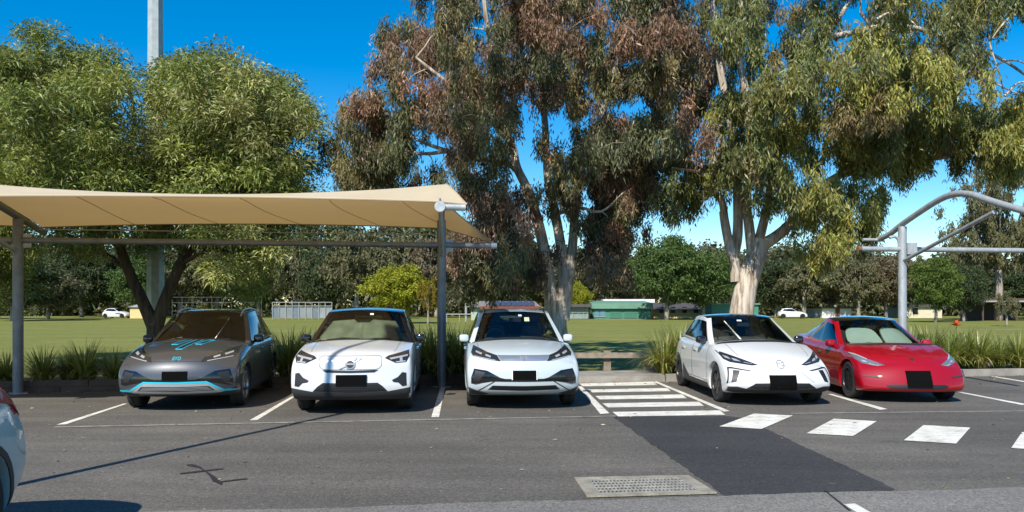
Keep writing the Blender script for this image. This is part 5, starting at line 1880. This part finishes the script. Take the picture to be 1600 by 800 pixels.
GREENW = mat('green_cladding', (.055, .20, .135), .6, var=.12, vscale=.8)
GREENP = mat('pale_green_cladding', (.13, .27, .20), .6, var=.12, vscale=.8)
WHITER = mat('white_roofing', (.74, .73, .69), .5, var=.06)
CREAM = mat('cream_wall', (.62, .50, .24), .8, var=.1)
CREAM2 = mat('pale_cream_wall', (.60, .55, .40), .8, var=.1)
DARKR = mat('dark_roofing', (.07, .065, .06), .7, var=.2)
REDR = mat('red_roofing', (.17, .05, .035), .7, var=.2)
GREYF = mat('grey_sheeting', (.26, .29, .30), .6, var=.2, vscale=.6)
WINB = mat('blue_window', (.10, .22, .32), .15)
PIPE = mat('white_pipe', (.30, .31, .30), .5)
THINPIPE = mat('dull_pipe', (.12, .125, .12), .5)
PANEL = mat('solar_cell', (.05, .06, .10), .5, spec=.3)

d = 108
o = far_root('green_shed', 972, d, 'long green shed with roller doors across the mown field', 'shed')
x0, x1 = fx(926, 972, d), fx(1017, 972, d)
zt = fz(474, d)
MB().box(x0, x1, 0, 6, 0, zt - .65).build('wall', GREENW, o)
MB().add([(x0 - .2, -.5, zt - .75), (x1 + .2, -.5, zt - .75), (x1 + .2, 6.3, zt + .25), (x0 - .2, 6.3, zt + .25), (x0 - .2, -.5, zt + .0), (x1 + .2, -.5, zt + .0), (x1 + .2, 6.3, zt + .4), (x0 - .2, 6.3, zt + .4)], [(0, 3, 2, 1), (4, 5, 6, 7), (0, 1, 5, 4), (1, 2, 6, 5), (2, 3, 7, 6), (3, 0, 4, 7)]).build('roof', GREENP, o)
for a, b in ((953, 971), (975, 995), (997, 1016)):
    r_ = MB().box(fx(a, 972, d), fx(b, 972, d), -.06, -.004, .05, zt - .95).build('roller_door', GREENW, o)
    for k in range(5): MB().box(fx(a, 972, d) + .05, fx(b, 972, d) - .05, -.09, -.062, .12 + k * .32, .36 + k * .32).build('door_slat', mat('green_slat', (.045, .17, .115), .6), r_)
for a, b in ((929, 936), (938, 946)):
    w_ = MB().box(fx(a, 972, d), fx(b, 972, d), -.07, -.004, .35, zt - 1.0).build('window', WINB, o)
    MB().box(fx(a, 972, d) - .06, fx(b, 972, d) + .06, -.10, -.075, .27, .35).build('sill', PIPE, w_)

d = 118
o = far_root('white_roofed_shed', 985, d, 'long low building with white roof showing above the green shed', 'building')
MB().box(fx(945, 985, d), fx(1026, 985, d), 0, 7, 0, fz(473, d)).build('wall', CREAM2, o)
MB().box(fx(942, 985, d), fx(1022, 985, d), -.6, 7.5, fz(473, d) + .004, fz(467.5, d)).build('roof', WHITER, o)

d = 106
o = far_root('wire_store', 905, d, 'low flat-roofed store with wire gates beside the green shed', 'shed')
MB().box(fx(884, 905, d), fx(920, 905, d), .5, 4, 0, fz(480, d)).build('wall', mat('wire_store_wall', (.20, .28, .24), .7, var=.2), o)
MB().box(fx(882, 905, d), fx(922, 905, d), -.3, 4.4, fz(480, d) + .01, fz(475, d)).build('roof', DARKR, o)
for a in (886, 895, 904, 912, 919): MB().box(fx(a, 905, d) - .05, fx(a, 905, d) + .05, .38, .49, 0, fz(481, d)).build('gate_post', PIPE, o)
for z_ in (.1, .9, 1.5): MB().box(fx(886, 905, d), fx(919, 905, d), .30, .37, z_, z_ + .06).build('gate_rail', PIPE, o)

d = 112
o = far_root('cream_clubhouse', 1062, d, 'yellow-walled clubhouse with dark roof behind the dark green trees', 'building')
MB().box(fx(1020, 1062, d), fx(1112, 1062, d), 0, 6, 0, fz(484, d)).build('wall', CREAM, o)
MB().add([(fx(1016, 1062, d), -1.0, fz(484, d)), (fx(1116, 1062, d), -1.0, fz(484, d)), (fx(1116, 1062, d), 7, fz(484, d)), (fx(1016, 1062, d), 7, fz(484, d)), (fx(1024, 1062, d), 3, fz(473, d)), (fx(1108, 1062, d), 3, fz(473, d))], [(0, 3, 2, 1), (0, 1, 5, 4), (2, 3, 4, 5), (1, 2, 5), (3, 0, 4)]).build('roof', DARKR, o)
for a in (1030, 1048, 1066, 1084, 1100):
    w_ = MB().box(fx(a, 1062, d), fx(a + 7, 1062, d), -.05, -.004, .8, 1.7).build('window', BLACK, o)

d = 104
o = far_root('small_green_shed', 1132, d, 'small green shed beside the stout gum trunk', 'shed')
MB().box(fx(1112, 1132, d), fx(1185, 1132, d), 0, 4, 0, fz(476, d)).build('wall', GREENW, o)
MB().box(fx(1110, 1132, d), fx(1187, 1132, d), -.3, 4.3, fz(476, d) + .004, fz(474, d)).build('roof', GREENP, o)

d = 96
o = far_root('red_roofed_pavilion', 790, d, 'pavilion with red eaves and roof solar panels behind the chrome-nosed SUV', 'building')
MB().box(fx(736, 790, d), fx(838, 790, d), 0, 6, 0, fz(482, d)).build('wall', mat('sage_wall', (.34, .42, .32), .8, var=.1), o)
MB().box(fx(750, 790, d), fx(846, 790, d), -.8, -.6, fz(482.5, d), fz(478.5, d)).build('eaves', REDR, o)
rf = MB().add([(fx(728, 790, d), -.6, fz(480, d)), (fx(846, 790, d), -.6, fz(480, d)), (fx(846, 790, d), 7, fz(480, d)), (fx(728, 790, d), 7, fz(480, d)), (fx(748, 790, d), 3.2, fz(470, d)), (fx(836, 790, d), 3.2, fz(470, d))], [(0, 3, 2, 1), (0, 1, 5, 4), (2, 3, 4, 5), (1, 2, 5), (3, 0, 4)]).build('roof', mat('brown_roofing', (.20, .18, .16), .8, var=.2), o)
for k in range(8):
    a = 764 + k * 9
    xx0, xx1 = fx(a, 790, d), fx(a + 8, 790, d)
    z0_, z1_ = fz(478.5, d), fz(471.5, d)
    MB().add([(xx0, -.25, z0_ + .12), (xx1, -.25, z0_ + .12), (xx1, 2.1, z1_ + .12), (xx0, 2.1, z1_ + .12), (xx0, -.25, z0_ + .06), (xx1, -.25, z0_ + .06), (xx1, 2.1, z1_ + .06), (xx0, 2.1, z1_ + .06)], [(0, 1, 2, 3), (4, 7, 6, 5), (0, 4, 5, 1), (1, 5, 6, 2), (2, 6, 7, 3), (3, 7, 4, 0)]).build('solar_panel', PANEL, rf)

d = 88
o = far_root('boundary_rail', 722, d, 'white pipe rail with a stout white post at the field edge', 'rail')
MB().tube([(fx(697, 722, d), 0, fz(491, d)), (fx(738, 722, d), 0, fz(491, d))], .06, 8).build('rail', PIPE, o)
for a in (698, 718): MB().tube([(fx(a, 722, d), 0, 0), (fx(a, 722, d), 0, fz(491, d))], .05, 8).build('post', PIPE, o)
MB().tube([(fx(728, 722, d), .2, 0), (fx(728, 722, d), .2, fz(474, d))], .13, 10).build('gate_post', PIPE, o)

d = 112
o = far_root('cream_hut', 217, d, 'small cream hut with grey pitched roof beside the floodlight pole', 'hut')
x0, x1 = fx(203, 217, d), fx(232, 217, d)
MB().box(x0, x1, 0, 3, 0, fz(480, d)).build('wall', CREAM, o)
MB().add([(x0 - .2, -.3, fz(480, d)), (x1 + .2, -.3, fz(480, d)), (x1 + .2, 3.3, fz(480, d)), (x0 - .2, 3.3, fz(480, d)), ((x0 + x1) / 2 + .4, 1.5, fz(471, d))], [(0, 3, 2, 1), (0, 1, 4), (1, 2, 4), (2, 3, 4), (3, 0, 4)]).build('roof', GREYF, o)

d = 104
o = far_root('corrugated_fence', 472, d, 'pale grey corrugated sheet fence at the far field edge', 'fence')
for k in range(9):
    a = 426 + k * 10.3
    vs, fs = [], []
    for j in range(13):
        x = fx(a + 10 * j / 12, 472, d)
        vs += [(x, .05 * (j % 2), .15), (x, .05 * (j % 2), fz(479, d) - (.05 if k % 3 == 1 else 0))]
    fs = [(2 * j, 2 * j + 2, 2 * j + 3, 2 * j + 1) for j in range(12)]
    MB().add(vs, fs).build('sheet', GREYF if k % 3 else mat('blue_grey_sheeting', (.17, .22, .26), .6, var=.2), o)
for k in range(10): MB().box(fx(426 + k * 10.3, 472, d) - .04, fx(426 + k * 10.3, 472, d) + .04, -.10, -.02, 0, fz(472, d)).build('post', PIPE, o)
for z_ in (472.3, 478): MB().box(fx(426, 472, d), fx(519, 472, d), -.16, -.11, fz(z_, d) - .04, fz(z_, d) + .04).build('rail', PIPE, o)

d = 90
o = far_root('wire_cage', 340, d, 'tall wire practice cage of thin pale pipes across the field', 'cage')
for k in range(10): MB().tube([(fx(269 + k * 15.5, 340, d), 0, 0), (fx(269 + k * 15.5, 340, d), 0, fz(464.5, d))], .022, 6).build('upright', THINPIPE, o)
for z_ in (464.5, 473, 486): MB().tube([(fx(269, 340, d), 0, fz(z_, d)), (fx(409, 340, d), 0, fz(z_, d))], .02, 6).build('pipe_rail', THINPIPE, o)

d = 116
o = far_root('white_house', 1316, d, 'white-walled house glimpsed under the brownish trees', 'building')
MB().box(fx(1285, 1316, d), fx(1330, 1316, d), 0, 6, 0, fz(482, d)).build('wall', WHITER, o)
MB().box(fx(1282, 1316, d), fx(1333, 1316, d), -.4, 6.4, fz(482, d) + .005, fz(479, d)).build('roof', DARKR, o)
MB().box(fx(1305, 1316, d), fx(1312, 1316, d), -.05, -.004, 0, 1.5).build('door', REDR, o)
o = far_root('cream_house', 1445, d, 'cream-walled house behind the bright green round tree', 'building')
MB().box(fx(1416, 1445, d), fx(1472, 1445, d), 0, 6, 0, fz(480, d)).build('wall', CREAM2, o)
MB().box(fx(1412, 1445, d), fx(1476, 1445, d), -.4, 6.4, fz(480, d) + .005, fz(476, d)).build('roof', DARKR, o)
MB().box(fx(1426, 1445, d), fx(1434, 1445, d), -.05, -.004, .6, 1.5).build('window', BLACK, o)
d = 92
o = far_root('picnic_shelter', 1572, d, 'open brown shelter with thin white fascia behind the young tree', 'shelter')
MB().box(fx(1534, 1572, d), fx(1625, 1572, d), 0, 5, fz(470, d), fz(466, d)).build('roof', mat('shelter_roof', (.10, .05, .035), .7), o)
MB().box(fx(1534, 1572, d), fx(1625, 1572, d), -.1, -.01, fz(472, d), fz(469.5, d)).build('fascia', PIPE, o)
for a in (1537, 1562, 1590, 1620): MB().box(fx(a, 1572, d) - .08, fx(a, 1572, d) + .08, .1, .26, 0, fz(470, d)).build('post', mat('shelter_post', (.10, .06, .045), .8), o)
MB().box(fx(1536, 1572, d), fx(1624, 1572, d), 4.5, 4.7, 0, fz(472, d)).build('back_wall', mat('shelter_wall', (.06, .045, .04), .8), o)

LITE = dict(c4, lite=True)


def far_car(px, d, col, yaw, label):
    c = dict(LITE, paint=col, pillar=col, roof_mat=col)
    build_car('distant_car', label, dict(c, group='vehicles beyond the field'), ((px - 800) / F_PX * d, d, 0), yaw)


far_car(1262, 112, WHITE, R(78), 'distant white car parked under the brownish trees')
car, bv, wsv, gv = build_car('distant_car', 'distant white patrol vehicle with blue and yellow checks beside the cream hut', dict(LITE, paint=WHITE, pillar=WHITE, roof_mat=WHITE, group='vehicles beyond the field'), (at(204, 490, 116).x, 116, 0), R(84))
CHY = mat('check_yellow', (.75, .62, .05), .5)
CHB = mat('check_blue', (.03, .14, .5), .5)
for k in range(8):
    patch('check_mark', [rect(.7 + k * .38, 1.08 + k * .38, .62, .82)], bv, 'L', CHB if k < 3 else CHY if k > 5 else WHITE, car, .01, .2)
    patch('check_mark', [rect(.7 + k * .38, 1.08 + k * .38, .62, .82)], bv, 'R', CHB if k < 3 else CHY if k > 5 else WHITE, car, .01, .2)
